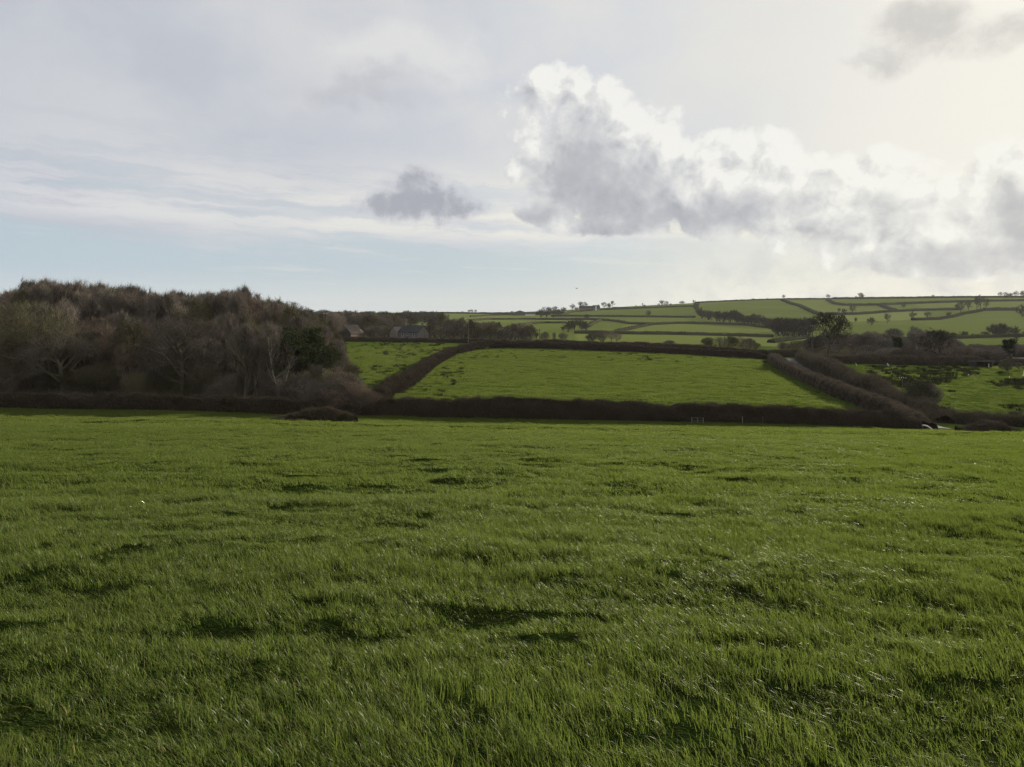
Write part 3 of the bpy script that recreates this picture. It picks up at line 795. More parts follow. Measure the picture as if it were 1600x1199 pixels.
# distinct heads behind the wood
plant('oak1', *at(419, 235), top_scale(419, 235, 467), 'small round-headed bare tree rising behind the wood', 'tree')
plant('oak0', *at(452, 230), top_scale(452, 230, 471), 'broad domed bare tree right of the round-headed one', 'tree', sxy=1.0)
plant('conifer', *at(484, 250), top_scale(484, 250, 480), 'dark conifer top behind the wood', 'conifer')
plant('conifer', *at(496, 255), top_scale(496, 255, 484), 'smaller dark conifer top next to the telegraph pole', 'conifer')

# --- belt of trees behind the farm and along the lane
GB = 'bare trees of the belt behind the farm'
for k in range(58):
    p = 455 + k * 6.6 + R.uniform(-4, 4); Y = R.choice([325, 345, 365, 385, 410])
    if 600 < p < 672 and Y < 372: Y = 380 + R.uniform(0, 20)
    if 530 < p < 572 and Y < 365: Y = 368 + R.uniform(0, 20)
    if p < 560: top = R.uniform(484, 493)
    elif p < 690: top = R.uniform(487, 496)
    elif p < 745: top = R.uniform(493, 503)
    else: top = R.uniform(501, 515)
    if 628 < p < 684: top = max(top, 506) + R.uniform(0, 3)
    x, y = at(p, Y); s = max(top_scale(p, Y, top), .3)
    key = R.choice(['wood0', 'wood2', 'oak1', 'bush0', 'bush1'] if p < 690 else ['wood2', 'oak1', 'bush1', 'wood2', 'bush2'])
    lab = 'bare tree in the belt beyond the farm buildings' if p < 690 else 'bare yellowish willow by the lane left of the middle meadow top'
    plant(key, x, y, s, lab, 'tree', GB if p < 690 else 'yellowish willows beyond the lane', sxy=1.15)
for k in range(78):
    p = 450 + k * 3.2 + R.uniform(-4, 4); Y = R.uniform(480, 1100)
    x, y = at(p, Y); plant(R.choice(['fartree0', 'fartree1', 'farbush0']), x, y, R.uniform(.9, 1.3), 'small hazy tree on the far wooded skyline beyond the farm', 'tree', 'hazy trees on the left skyline', sxy=1.4)
# copses behind the top hedges
def row(lst, group, cat='tree', ymin=280):
    for (p, base, hpx, key, sxy, lab) in lst:
        Y = hit(p, base, ymin); x, y = at(p, Y); s = hpx / F * Y / 10
        plant(key, x, y, s, lab, cat, group, sxy=sxy, kind='bare_bush' if 'bush' in key else None)
GH = 'single trees on the far hillside'
row([
 (838, 535, 16, 'wood0', 1.2, 'thin bare sapling behind the top hedge, left of the others'), (851, 536, 18, 'bush0', 1., 'bare brown bush behind the top hedge left end'),
 (866, 536, 16, 'wood3', 1.2, 'bare sapling cluster behind the top hedge'), (880, 534, 14, 'bush0', 1.2, 'brown scrub below the round valley trees'),
 (925, 537, 17, 'bush2', 1.3, 'russet bush behind the top hedge near the meadow middle'), (941, 537, 20, 'bush0', 1.2, 'brown bush beside the russet one behind the top hedge'),
 (955, 537, 21, 'oak1', 1.0, 'small spreading bare tree behind the top hedge'), (963, 537, 17, 'oak0', 1.0, 'second small spreading bare tree behind the top hedge'),
 (1046, 546, 15, 'bush0', 1.6, 'low dark bush behind the second hedge'), (1030, 545, 10, 'bush1', 1.5, 'smaller low bush behind the second hedge'),
 (1108, 549, 22, 'bush1', 1.3, 'leftmost bush of the bare copse behind the lane pole'), (1124, 549, 23, 'oak0', 1.0, 'bare tree of the copse beside the middle pole'),
 (1140, 550, 25, 'bush1', 1.2, 'widest bush of the bare copse'), (1155, 550, 25, 'oak1', 1.1, 'bare tree at the centre of the copse'),
 (1168, 550, 22, 'bush0', 1.2, 'bare bush towards the right end of the copse'), (1180, 550, 15, 'bush1', 1.3, 'lowest bush at the right end of the copse'),
 (1225, 552, 18, 'bush0', 1.5, 'domed grey bush left of the big oak'), (1242, 553, 21, 'bush1', 1.5, 'taller domed grey bush touching the big oak'),
], 'bare bushes and small trees behind the top hedges')
row([
 (845, 500, 17, 'fartree0', 1.1, 'dark rounded tree left of the hilltop farmhouse'), (853, 500, 21, 'fartree1', 1.1, 'tallest dark tree left of the hilltop farmhouse'), (866, 500, 21, 'fartree2', 1.1, 'dark tree beside the tallest one left of the farmhouse'), (873, 495, 12, 'farbush0', 1.1, 'dark bush beneath the hilltop farmhouse trees'),
 (881, 489, 9, 'farbush1', 1.1, 'small dark hilltop bush'), (894, 487, 12, 'fartree3', 1.1, 'round tree just left of the hilltop farmhouse'), (901, 486, 6, 'farbush2', 1.1, 'tiny bush at the hilltop farmhouse wall'),
 (907, 484, 13, 'fartree0', .9, 'pale bare tree behind the left end of the hilltop farmhouse'), (914, 484, 12, 'fartree2', .9, 'pale bare tree behind the hilltop farmhouse roof'),
 (944, 483, 11, 'fartree1', 1.1, 'round bare tree right of the hilltop farmhouse'), (952, 482.5, 9, 'farbush0', 1., 'lower tree between the two right of the hilltop farmhouse'), (957, 482.5, 12, 'farthin', 1.3, 'upright bare tree right of the hilltop farmhouse'),
 (994, 481.5, 5, 'farthin', 1., 'tiny bare sapling on the hill skyline'), (1004, 481, 7, 'farthin', 1., 'dark slim skyline sapling'), (1007, 481, 5, 'farbush1', 1., 'tiny skyline bush by the slim sapling'),
 (1029, 480, 6, 'fartree3', 1., 'smallest tree of the clump on the rising skyline'), (1034, 480, 11, 'fartree0', 1.1, 'left domed tree of the clump on the rising skyline'), (1041, 479.5, 9, 'fartree1', 1.1, 'right domed tree of the clump on the rising skyline'), (1048, 479, 5, 'fartree2', 1.1, 'low tree ending the clump on the rising skyline'),
 (1066, 475.5, 5, 'farbush0', 1.8, 'flat round bush on the skyline left of the bare copse'),
 (1014, 495.5, 11, 'farbush2', .75, 'lone bush standing over the level hedge'),
 (917, 499, 8, 'farbush0', 1.8, 'flat-topped bush on the lower hillside'), (1225, 468.5, 8, 'fartree3', 1., 'small round tree alone on the skyline'),
 (1294, 469, 9, 'fartree2', 1., 'little tree on the skyline where a hedge starts down'), (1345, 468, 11, 'farbush1', .9, 'dense dark tree on the skyline'), (1338, 467.5, 5, 'farbush0', .9, 'small bush beside the dense skyline tree'),
 (1311, 490.5, 9, 'fartree0', .9, 'left small tree of the pair on the upper field hedge'), (1318, 491, 9, 'farbush0', .7, 'right small tree of the pair on the upper field hedge'),
 (1333, 490.5, 14, 'fartree1', 1., 'pale bare tree on the upper field hedge'), (1337, 504, 8, 'farbush2', .6, 'tiny dark bush at the field edge above the big oak'),
 (1362, 508, 12, 'farbush0', 1.2, 'domed bush right of the big oak on the lower field'), (1386, 506, 16, 'fartree2', .95, 'bushy bare tree below the upper field'),
 (1427, 501, 14, 'fartree3', 1.1, 'first of the spaced round trees on the hillside hedge'), (1449.5, 499.5, 12, 'fartree0', 1.1, 'middle of the spaced round trees on the hillside hedge'), (1483, 495.5, 8, 'farbush1', 1.0, 'last and smallest of the spaced round trees'),
 (1412, 481, 6, 'farbush2', 1.3, 'low tree by the short slanting hedge'), (1501, 490, 20, 'fartree1', .7, 'dark tree of the hillside group beside the white track'), (1496, 484, 9, 'farbush0', 1., 'bush at the foot of the hillside group'), (1513, 487, 18, 'fartree0', .9, 'pale tree behind the hillside group'),
 (1526, 485, 22, 'fartree2', .6, 'tall pale tree above the square-ended hedge'), (1532, 485, 24, 'fartree3', .7, 'tallest bare tree on the upper hillside'), (1540, 485, 20, 'fartree1', .6, 'forked bare tree right of the tallest one'),
 (1598, 495, 19, 'farbush1', 1.0, 'dark mound of a tree at the right edge of the hillside'), (1590, 530, 9, 'farbush0', 1.2, 'low bush right of the domed trees'),
 (1442, 466.5, 3, 'farbush0', 1., 'speck of a bush on the thick skyline hedge'), (1458, 466.5, 6, 'fartree0', 1., 'tiny round tree on the thick skyline hedge'), (1475, 466, 3, 'farbush2', 1.4, 'flat speck of a bush on the skyline'), (1490, 466, 4, 'farbush1', 1.2, 'low rounded bush on the skyline'),
 (1563, 465.5, 9, 'fartree2', 1., 'first tree of the row at the right skyline'), (1571, 465.5, 9, 'fartree1', 1., 'second tree of the row at the right skyline'), (1579, 465.5, 8, 'farbush1', 1.1, 'third tree of the row at the right skyline'),
 (1588, 465.5, 11, 'fartree3', 1., 'taller open tree near the end of the right skyline'), (1598, 465, 11, 'farbush0', 1., 'dense tree ending the right skyline'),
 (1150, 469.5, 3, 'farbush0', 1.5, 'low bush on the skyline hedge above the tree belt'), (1177, 469.5, 3.5, 'farbush2', 1.5, 'flat bush on the skyline hedge left of the small round tree'), (1199, 469, 3, 'farbush1', 1.2, 'dot of a bush on the skyline hedge'),
 (733, 490, 6, 'fartree0', 1.1, 'first flat tree of the faint skyline row'), (737, 490, 6.5, 'fartree1', 1., 'second tree of the faint skyline row'), (743, 490, 6, 'fartree2', 1.1, 'third tree of the faint skyline row'), (722, 490, 3.5, 'farbush0', 1.6, 'low tree left of the faint skyline row'), (800, 491, 5, 'farbush1', 1.3, 'bush left of the dark barn'),
 (693, 490.5, 3, 'farbush0', 1.4, 'low tree where the left skyline woods end'),
], GH, ymin=320)
# round valley trees
for p, b, h in [(888, 519, 16), (898, 519, 20), (908, 519, 18), (916, 516, 14), (892, 514, 14), (905, 512, 15), (880, 520, 10)]:
    Y = hit(p, b, 320); x, y = at(p, Y); plant(R.choice(['fartree0', 'fartree1', 'farbush0']), x, y, h / F * Y / 10, 'rounded grey valley tree below the short dropping hedge', 'tree', 'rounded valley tree cluster', sxy=1.2)
# bare copse and tree belt down the hillside
for k in range(10):
    p = 1088 + R.uniform(-4, 5) + k * .6; b = 476 + k * 2.3
    Y = hit(p, b, 400); x, y = at(p, Y); plant(R.choice(['farbush0', 'fartree0', 'fartree2']), x, y, (7 + k * .4) / F * Y / 10, 'bare tree in the thick line dropping from the skyline corner', 'tree', 'trees of the line dropping from the skyline', sxy=1.1)
for k in range(44):
    f = k / 43; p = 1094 + f * 172 + R.uniform(-3, 3)
    b = np.interp(p, [1094, 1150, 1200, 1215, 1266], [498, 506.5, 513, 525, 527]) + R.uniform(-1, .5)
    t = np.interp(p, [1094, 1120, 1147, 1165, 1185, 1200, 1270], [484, 487, 484.5, 494, 490, 497, 496]) + R.uniform(-1, 2)
    Y = hit(p, b, 400); x, y = at(p, Y); plant(R.choice(['fartree0', 'farbush1', 'fartree2', 'farbush2', 'farbush0']), x, y, (b - t) / F * Y / 10, 'bare tree in the long belt across the middle of the hillside', 'tree', 'trees of the hillside belt', sxy=1.15)
# wooded valley bottom on the right
for k in range(75):
    p = 1262 + R.uniform(0, 1) * 375; Y = R.choice([262, 290, 320, 360, 410, 460])
    tl = np.interp(p, [1262, 1300, 1340, 1400, 1470, 1500, 1540, 1600, 1640], [514, 512, 512, 511, 507, 516, 521, 519, 519])
    if p > 1475 and Y > 420: Y = 330
    tlow = np.interp(p, [1262, 1330, 1420, 1475, 1500, 1560, 1640], [505, 508, 512, 520, 536, 538, 534])
    fy = (Y - 262) / 200.
    top = (tl * fy + (np.interp(p, [1262, 1330, 1400, 1480, 1600], [522, 522, 529, 536, 536])) * (1 - fy)) + R.uniform(-2, 6)
    if p > 1475: top = max(top, tlow + R.uniform(-1, 6))
    if p < 1345: Y = max(Y, 320); top = R.uniform(520, 532)
    x, y = at(p, Y); s = max(top_scale(p, Y, top), .2)
    key = R.choice(['valley0', 'valley1', 'bush2', 'valleytree', 'valleytree', 'valley0'])
    plant(key, x, y, s, 'grey-brown bare tree in the tangled valley wood behind the rough meadow', 'tree', 'trees of the tangled valley wood', sxy=1.25 if 'bush' in key else 1.1)
for k in range(20):
    p = 1478 + k * 8.2 + R.uniform(-3, 3); b = np.interp(p, [1478, 1640], [529, 525.5]); h = R.uniform(6, 13)
    if 1545 < p < 1590: h += 9
    Y = hit(p, b, 400); x, y = at(p, Y); plant(R.choice(['fartree0', 'farbush0', 'fartree1', 'farbush2']), x, y, h / F * Y / 10, 'bare tree in the narrow belt above the lower right strip of grass', 'tree', 'trees of the narrow belt on the right', sxy=1.1)
for k in range(46):
    p = 1258 + k * 8.4 + R.uniform(-4, 4); Y = R.choice([218, 236, 258, 285]) + R.uniform(-3, 3)
    if p < 1345: continue
    if 1445 < p < 1482: Y = 240
    x, y = at(p, Y); plant(R.choice(['valley0', 'valley1', 'bush2', 'valley1']), x, y, R.uniform(.36, .52), 'low brown thicket bush under the valley trees behind the rough meadow', 'bush', 'thicket bushes of the valley floor', sxy=1.7)
for k in range(34):
    p = 470 + k * 10.6; Y = R.choice([318, 335, 352])
    if 528 < p < 576 or 600 < p < 684: Y = 372
    x, y = at(p, Y); plant(R.choice(['bush0', 'bush0', 'bush1']), x, y, R.uniform(.42, .68), 'low brown scrub bush in the belt round the farm', 'bush', 'scrub bushes round the farm', sxy=1.6)
# named trees near the lane
plant('darkoak', *at(1294, 222), top_scale(1294, 222, 488), 'big dark spreading oak standing at the top of the lane', 'tree', rot=.7, sxy=1.02)
plant('bush0', *at(1272, 232), top_scale(1272, 232, 524), 'bushy bare tree leaning against the big oak', 'tree', rot=.7, sxy=.8)
plant('darkoak', *at(1465, 214), top_scale(1465, 214, 515), 'dark spreading bare tree behind the rough meadow hedge', 'tree', rot=2.7, sxy=1.05)
plant('conifer', *at(1401, 240), top_scale(1401, 240, 522), 'small dark conifer in the valley wood', 'conifer')
plant('conifer', *at(1580, 232), top_scale(1580, 232, 525), 'ragged conifer behind the pollarded stump', 'conifer', sxy=1.3)
plant('bush1', *at(1574, 190), top_scale(1574, 190, 561), 'round grey field bush in the corner of the rough meadow', 'bush', sxy=1.2)
plant('bush0', *at(1592, 193), top_scale(1592, 193, 565), 'darker low field bush beside the white sheet', 'bush', sxy=1.0)
plant('ivybush', *at(1441, 116), top_scale(1441, 116, 590), 'dense dark ivy-clad bush where the lane bends', 'bush', sxy=1.05, sink=.2)
plant('bush0', *at(1452, 117), top_scale(1452, 117, 597), 'twiggy bush growing against the ivy-clad one', 'bush', sxy=.8)
for p, Y, top, key, l in [(1281, 205, 553, 'bush2', 'russet bush at the top of the overgrown lane hedge'), (1297, 188, 561, 'bush2', 'second russet bush down the overgrown lane hedge'), (1318, 172, 572, 'bush0', 'brown bush in the middle of the overgrown lane hedge'), (1338, 155, 583, 'bush0', 'brown bush above the lane bend hedge'),
                          (1362, 140, 587, 'bush0', 'tall brown bush of the overgrown lane hedge'), (1385, 131, 597, 'bush0', 'brown bush lower down the overgrown lane hedge'), (1405, 122, 610, 'bush0', 'dark bush next to the ivy-clad bush'), (1487, 112, 630, 'bush0', 'dark low bush on the bank right of the ivy-clad bush'), (1530, 110, 633, 'bush0', 'scrubby dark bush on the low ragged hedge')]:
    plant(key, *at(p, Y), top_scale(p, Y, top) * .72, l, 'bush', sxy=1.2)

# ------------------------------------------------------------------ lane
def ribbon(name, pts, w, mat, lift=.03, kind='structure'):
    Q, t = resample([(a, b, 1) for a, b in pts], 1.0)
    T = np.gradient(Q[:, :2], axis=0); T /= np.linalg.norm(T, axis=1)[:, None]; Nn = np.stack([T[:, 1], -T[:, 0]], 1)
    offs = np.linspace(-w / 2, w / 2, 7)
    X = Q[:, 0, None] + Nn[:, 0, None] * offs; Y = Q[:, 1, None] + Nn[:, 1, None] * offs
    Z = np.maximum.reduce([ground(X, Y), ground(X + .4, Y), ground(X - .4, Y)]) + lift
    Z = np.repeat(Z.max(1)[:, None], 7, 1) - np.abs(offs) * .03
    V = np.stack([X.ravel(), Y.ravel(), Z.ravel()], 1); m = 7; n = len(Q)
    i = np.arange((n - 1) * (m - 1)); r, c = i // (m - 1), i % (m - 1); a = r * m + c
    me = mesh_np(name, V, [np.stack([a, a + 1, a + m + 1, a + m], 1)], mat, True)
    tag(obj(name, me), kind=kind)
MAT['road'] = plain_mat('wet_tarmac', (.11, .11, .113), .7, (.07, .07, .072), .8)
lane = [at(700, 252), at(900, 251), at(1100, 247), at(1200, 243), at(1228, 236), at(1243, 215), at(1261, 190), at(1287, 168), at(1318, 148), at(1353, 130), at(1393, 116), at(1431, 105), at(1465, 98)]
ribbon('lane', lane, 3.4, MAT['road'], .06)
ribbon('lane', [at(1224, 236), at(1262, 232), at(1300, 232)], 3.2, MAT['road'], .09)

# ------------------------------------------------------------------ generic solid helpers
class MB:
    def __init__(s): s.v = []; s.f = []
    def add(s, V, Fs):
        b = len(s.v); s.v += [tuple(v) for v in V]; s.f += [tuple(i + b for i in f) for f in Fs]
    def box(s, x0, x1, y0, y1, z0, z1):
        s.add([(x0, y0, z0), (x1, y0, z0), (x1, y1, z0), (x0, y1, z0), (x0, y0, z1), (x1, y0, z1), (x1, y1, z1), (x0, y1, z1)],
              [(0, 3, 2, 1), (4, 5, 6, 7), (0, 1, 5, 4), (1, 2, 6, 5), (2, 3, 7, 6), (3, 0, 4, 7)])
    def tube(s, pts, r, n=8):
        pts = [np.array(p, float) for p in pts]; rings = []
        for i, p in enumerate(pts):
            d = unit(pts[min(i + 1, len(pts) - 1)] - pts[max(i - 1, 0)])
            a = unit(np.cross(d, np.array([0, 0, 1.]) if abs(d[2]) < .9 else np.array([1., 0, 0]))); b = np.cross(d, a)
            rr = r[i] if isinstance(r, (list, tuple)) else r
            rings.append([p + (a * cos(2 * pi * k / n) + b * sin(2 * pi * k / n)) * rr for k in range(n)])
        V = [v for ring in rings for v in ring]; Fs = []
        for i in range(len(pts) - 1):
            for k in range(n): Fs.append((i * n + k, i * n + (k + 1) % n, (i + 1) * n + (k + 1) % n, (i + 1) * n + k))
        Fs.append(tuple(range(n))[::-1]); Fs.append(tuple((len(pts) - 1) * n + k for k in range(n)))
        s.add(V, Fs)
    def gable(s, x0, x1, y0, y1, zw, zr, axis='x'):
        """walls up to zw with gable ends to zr"""
        if axis == 'x':
            ym = (y0 + y1) / 2
            s.add([(x0, y0, 0), (x1, y0, 0), (x1, y1, 0), (x0, y1, 0), (x0, y0, zw), (x1, y0, zw), (x1, y1, zw), (x0, y1, zw), (x0, ym, zr), (x1, ym, zr)],
                  [(0, 1, 5, 4), (2, 3, 7, 6), (1, 2, 6, 9, 5), (3, 0, 4, 8, 7)])
        else:
            xm = (x0 + x1) / 2
            s.add([(x0, y0, 0), (x1, y0, 0), (x1, y1, 0), (x0, y1, 0), (x0, y0, zw), (x1, y0, zw), (x1, y1, zw), (x0, y1, zw), (xm, y0, zr), (xm, y1, zr)],
                  [(1, 2, 6, 5), (3, 0, 4, 7), (0, 1, 5, 8, 4), (2, 3, 7, 9, 6)])
    def roof(s, x0, x1, y0, y1, zw, zr, axis='x', over=.3, th=.18):
        if axis == 'x':
            ym = (y0 + y1) / 2; k = (zr - zw) / (ym - y0)
            for sg, ye in ((-1, y0 - over), (1, y1 + over)):
                ze = zw - over * k
                q = [(x0 - over, ye, ze), (x1 + over, ye, ze), (x1 + over, ym, zr), (x0 - over, ym, zr)]
                s.slab(q, th)
        else:
            xm = (x0 + x1) / 2; k = (zr - zw) / (xm - x0)
            for xe in (x0 - over, x1 + over):
                ze = zw - over * k
                s.slab([(xe, y0 - over, ze), (xe, y1 + over, ze), (xm, y1 + over, zr), (xm, y0 - over, zr)], th)
    def slab(s, q, th):
        s.add([(a, b, c + .01) for a, b, c in q] + [(a, b, c + th) for a, b, c in q], [(0, 1, 2, 3), (4, 7, 6, 5), (0, 4, 5, 1), (1, 5, 6, 2), (2, 6, 7, 3), (3, 7, 4, 0)])
    def build(s, name, mat, parent=None):
        me = bpy.data.meshes.new(name); me.from_pydata(s.v, [], s.f)
        import bmesh
        bm = bmesh.new(); bm.from_mesh(me); bmesh.ops.recalc_face_normals(bm, faces=bm.faces); bm.to_mesh(me); bm.free()
        me.materials.append(mat); return obj(name, me, parent)

def root(name, x, y, rz, label, cat, group=None, dz=0):
    o = bpy.data.objects.new(name, None); link(o); o.location = (x, y, gz(x, y) + dz); o.rotation_euler = (0, 0, rz)
    return tag(o, label, cat, group)

MAT['slate'] = plain_mat('dark_slate', (.024, .024, .026), .9, (.038, .037, .039), 1.5)
MAT['wallw'] = plain_mat('weathered_render', (.145, .14, .135), .9, (.095, .092, .088), .8)
MAT['stone'] = plain_mat('rubble_stone', (.22, .19, .16), .9, (.12, .105, .09), 2.)
MAT['brick'] = plain_mat('old_red_brick', (.09, .05, .036), .9, (.16, .12, .09), 1.6)
MAT['rust'] = plain_mat('rusted_tin', (.11, .095, .082), .9, (.04, .03, .024), 1.3)
MAT['timber'] = plain_mat('dark_timber', (.035, .033, .03), .8, (.06, .055, .05), 2.)
MAT['glassd'] = plain_mat('dark_pane', (.02, .022, .025), .2)
MAT['white'] = plain_mat('white_paint', (.62, .61, .58), .6, (.48, .47, .44), 1.)
MAT['pole'] = plain_mat('creosote_pole', (.06, .05, .042), .8, (.10, .085, .07), 3.)
MAT['metal'] = plain_mat('galvanised', (.20, .205, .205), .5, (.15, .155, .155), 4., .2)
MAT['ceramic'] = plain_mat('pale_insulator', (.7, .7, .68), .3)

# farmhouse with cross wing
x, y = at(646, 338)
fh = root('farmhouse', x, y, radians(-38), 'long low farmhouse with dark slate roof, pale walls and two chimneys', 'house', dz=-.6)
m = MB(); m.gable(-6.2, 6.2, -3.3, 3.3, 3.9, 6.7); m.build('wall', MAT['wallw'], fh)
m = MB(); m.roof(-6.2, 6.2, -3.3, 3.3, 3.9, 6.7); rf = m.build('roof', MAT['slate'], fh)
for cx in (-4.9, 5.6):
    m = MB(); m.box(cx - .45, cx + .45, -.4, .4, 6.0, 7.9); m.box(cx - .52, cx + .52, -.47, .47, 7.9, 8.05); m.tube([(cx, 0, 8.05), (cx, 0, 8.5)], .14)
    m.build('chimney', MAT['stone'], rf)
def window(parent, cx, z, w, h, yf):
    m = MB(); m.box(cx - w / 2 - .08, cx + w / 2 + .08, yf - .06, yf - .003, z - .1, z); m.box(cx - w / 2 - .08, cx - w / 2, yf - .06, yf - .003, z, z + h); m.box(cx + w / 2, cx + w / 2 + .08, yf - .06, yf - .003, z, z + h); m.box(cx - w / 2 - .08, cx + w / 2 + .08, yf - .06, yf - .003, z + h, z + h + .08)
    wn = m.build('window', MAT['white'], parent)
    m = MB(); m.box(cx - w / 2, cx + w / 2, yf - .03, yf - .004, z, z + h); m.build('pane', MAT['glassd'], wn)
for cx, z in ((-3.6, 2.3), (-.6, 2.3), (3.4, 2.3), (-3.6, .5), (3.4, .5)): window(fh, cx, z, .9, 1.1, -3.3)
m = MB(); m.box(-1.0, -.1, -3.38, -3.303, 0, 2.0); dr = m.build('door', MAT['timber'], fh)
m = MB(); m.tube([(-.22, -3.44, 1.), (-.22, -3.36, 1.)], .03); m.build('handle', MAT['metal'], dr)
m = MB(); m.gable(-10.4, -6.25, -4.6, 2.6, 3.7, 6.1, 'y'); m.build('side_wing', MAT['stone'], fh)
m = MB(); m.roof(-10.4, -6.6, -4.6, 2.6, 3.7, 6.1, 'y', .15); m.build('side_wing_roof', MAT['slate'], fh)

# stone barn with patched roof
x, y = at(548, 338)
bn = root('stone_barn', x, y, radians(-26), 'old barn with dark gable and patched rusty tin roof left of the farmhouse', 'barn', dz=-.5)
m = MB(); m.gable(-3.6, 3.6, -4.5, 4.5, 3.1, 6.6, 'y'); m.build('wall', MAT['brick'], bn)
m = MB(); m.roof(-3.6, 3.6, -4.5, 4.5, 3.1, 6.6, 'y', .35, .1); m.build('roof', MAT['rust'], bn)
m = MB(); m.add([(-3.5, -4.56, 0), (3.5, -4.56, 0), (3.5, -4.56, 3.0), (0, -4.56, 6.35), (-3.5, -4.56, 3.0), (-3.5, -4.505, 0), (3.5, -4.505, 0), (3.5, -4.505, 3.0), (0, -4.505, 6.35), (-3.5, -4.505, 3.0)], [(0, 1, 2, 3, 4), (9, 8, 7, 6, 5), (0, 5, 6, 1), (1, 6, 7, 2), (2, 7, 8, 3), (3, 8, 9, 4), (4, 9, 5, 0)])
m.build('gable_boarding', MAT['timber'], bn)
m = MB(); m.box(-1.3, 1.3, -4.66, -4.565, 0, 2.6); m.build('door', MAT['timber'], bn)

# hilltop farmhouse, dark barn and pale sheds
def on_hill(px, py): Y = hit(px, py, 320); return at(px, Y), Y
(hx, hy), HYd = on_hill(921, 486); s = HYd / F
hf = root('hilltop_farmhouse', hx, hy, radians(6), 'dark hilltop farmhouse with one bright white gable wall on the skyline', 'house', dz=-.5)
m = MB(); m.gable(-16 * s, 5 * s, -4, 4, 4.5 * s, 8 * s); m.build('wall', MAT['stone'], hf)
m = MB(); m.roof(-16 * s, 5 * s, -4, 4, 4.5 * s, 8 * s, over=.4, th=.3); rf = m.build('roof', MAT['slate'], hf)
m = MB(); m.gable(5.2 * s, 16 * s, -5, 4, 4.5 * s, 9 * s); m.build('side_wing', MAT['stone'], hf)
m = MB(); m.roof(5.2 * s, 16 * s, -5, 4, 4.5 * s, 9 * s, over=.3, th=.3); m.build('side_wing_roof', MAT['slate'], hf)
m = MB(); m.box(8.4 * s, 10.4 * s, -6.6, -5.1, 0, 7.4 * s); m.build('white_gable', MAT['white'], hf)
for cx, t in ((-13 * s, 9), (14 * s, 10.5)):
    m = MB(); m.box(cx - .9, cx + .9, -.6, .6, 6 * s, t * s); m.build('chimney', MAT['stone'], rf)
(hx, hy), d = on_hill(812, 493); s = d / F
db = root('dark_barn', hx, hy, radians(4), 'large dark open-fronted barn on the far hill', 'barn', dz=-.4)
m = MB(); m.gable(-10 * s, 10 * s, -6, 6, 4.6 * s, 7.6 * s, 'y'); m.build('wall', MAT['timber'], db)
m = MB(); m.roof(-10 * s, 10 * s, -6, 6, 4.6 * s, 7.6 * s, 'y', .5, .4); m.build('roof', MAT['slate'], db)
(hx, hy), d = on_hill(828, 493.5); s = d / F
ws = root('pale_shed', hx, hy, 0, 'low shed with pale walls and dark roof beside the dark barn', 'shed', dz=-.3)
m = MB(); m.gable(-7 * s, 8 * s, -4, 4, 3 * s, 5.6 * s); m.build('wall', MAT['white'], ws)
m = MB(); m.roof(-7 * s, 8 * s, -4, 4, 3 * s, 5.6 * s, over=.8, th=.4); m.build('roof', MAT['timber'], ws)
(hx, hy), d = on_hill(972, 482.5); s = d / F
ls = root('low_outbuilding', hx, hy, radians(3), 'low long outbuilding on the skyline right of the hilltop farmhouse', 'shed', dz=-.3)
m = MB(); m.gable(-15 * s, 12 * s, -3, 3, 1.6 * s, 2.8 * s); m.build('wall', MAT['stone'], ls)
m = MB(); m.roof(-15 * s, 12 * s, -3, 3, 1.6 * s, 2.8 * s, over=.2, th=.2); m.build('roof', MAT['slate'], ls)

# field shelter behind the rough meadow
x, y = at(1533, 203)
sh = root('field_shelter', x, y, radians(2), 'low dark open field shelter at the top of the rough meadow', 'shelter', dz=-.15)
m = MB(); m.box(-2.3, 2.3, 1.3, 1.38, 0, 1.6); m.box(-2.3, -2.22, -1.2, 1.3, 0, 1.6); m.box(2.22, 2.3, -1.2, 1.3, 0, 1.6); m.build('wall', MAT['timber'], sh)
m = MB(); m.slab([(-2.6, -1.6, 1.75), (2.6, -1.6, 1.75), (2.6, 1.6, 1.55), (-2.6, 1.6, 1.55)], .1); m.build('roof', MAT['metal'], sh)
for px_ in (-2.1, 0, 2.1):
    m = MB(); m.box(px_ - .06, px_ + .06, -1.3, -1.18, 0, 1.72); m.build('post', MAT['timber'], sh)
x, y = at(1600, 215)
cs = root('cattle_shed', x, y, radians(3), 'reddish low shed with pale roof edge behind the round field bush', 'shed', dz=-.15)
m = MB(); m.box(-4, 5, -1.5, 1.5, 0, 1.9); m.build('wall', MAT['brick'], cs)
m = MB(); m.slab([(-4.3, -2.0, 2.0), (5.3, -2.0, 2.0), (5.3, 1.9, 2.25), (-4.3, 1.9, 2.25)], .12); m.build('roof', MAT['slate'], cs)

# white boards, posts, stump
def post(px_, Y, h, w, lean, lab, mat='white', name='white_post', cat='post', group=None, rot=0.):
    x, y = at(px_, Y); o = root(name, x, y, rot, lab, cat, group); m = MB()
    m.tube([(0, 0, -.1), (lean * h * .5, 0, h * .5), (lean * h, 0, h)], [w, w * .95, w * .9], 6); m.build('shaft', MAT[mat], o)
    m = MB(); m.tube([(lean * h, 0, h), (lean * (h + .06), 0, h + .06)], [w * .9, w * .3], 6); m.build('cap', MAT[mat], o); return o
GP = 'white tree-guard posts along the rough meadow hedge'
post(1339, 199, .75, .08, -.45, 'thin white post leaning left at the meadow edge nearest the lane', group=GP)
post(1390, 198, .95, .16, -.65, 'thick white post leaning steeply left by the black hedge', group=GP)
post(1545, 200, .95, .09, 0, 'upright pale post at the corner of the field shelter', group=GP)
post(1513, 181, .35, .13, .1, 'short white stake among the rushes', group=GP)
post(1577, 176, .45, .08, 0, 'small pale stake in front of the round field bush', group=GP)
x, y = at(1599.5, 178)
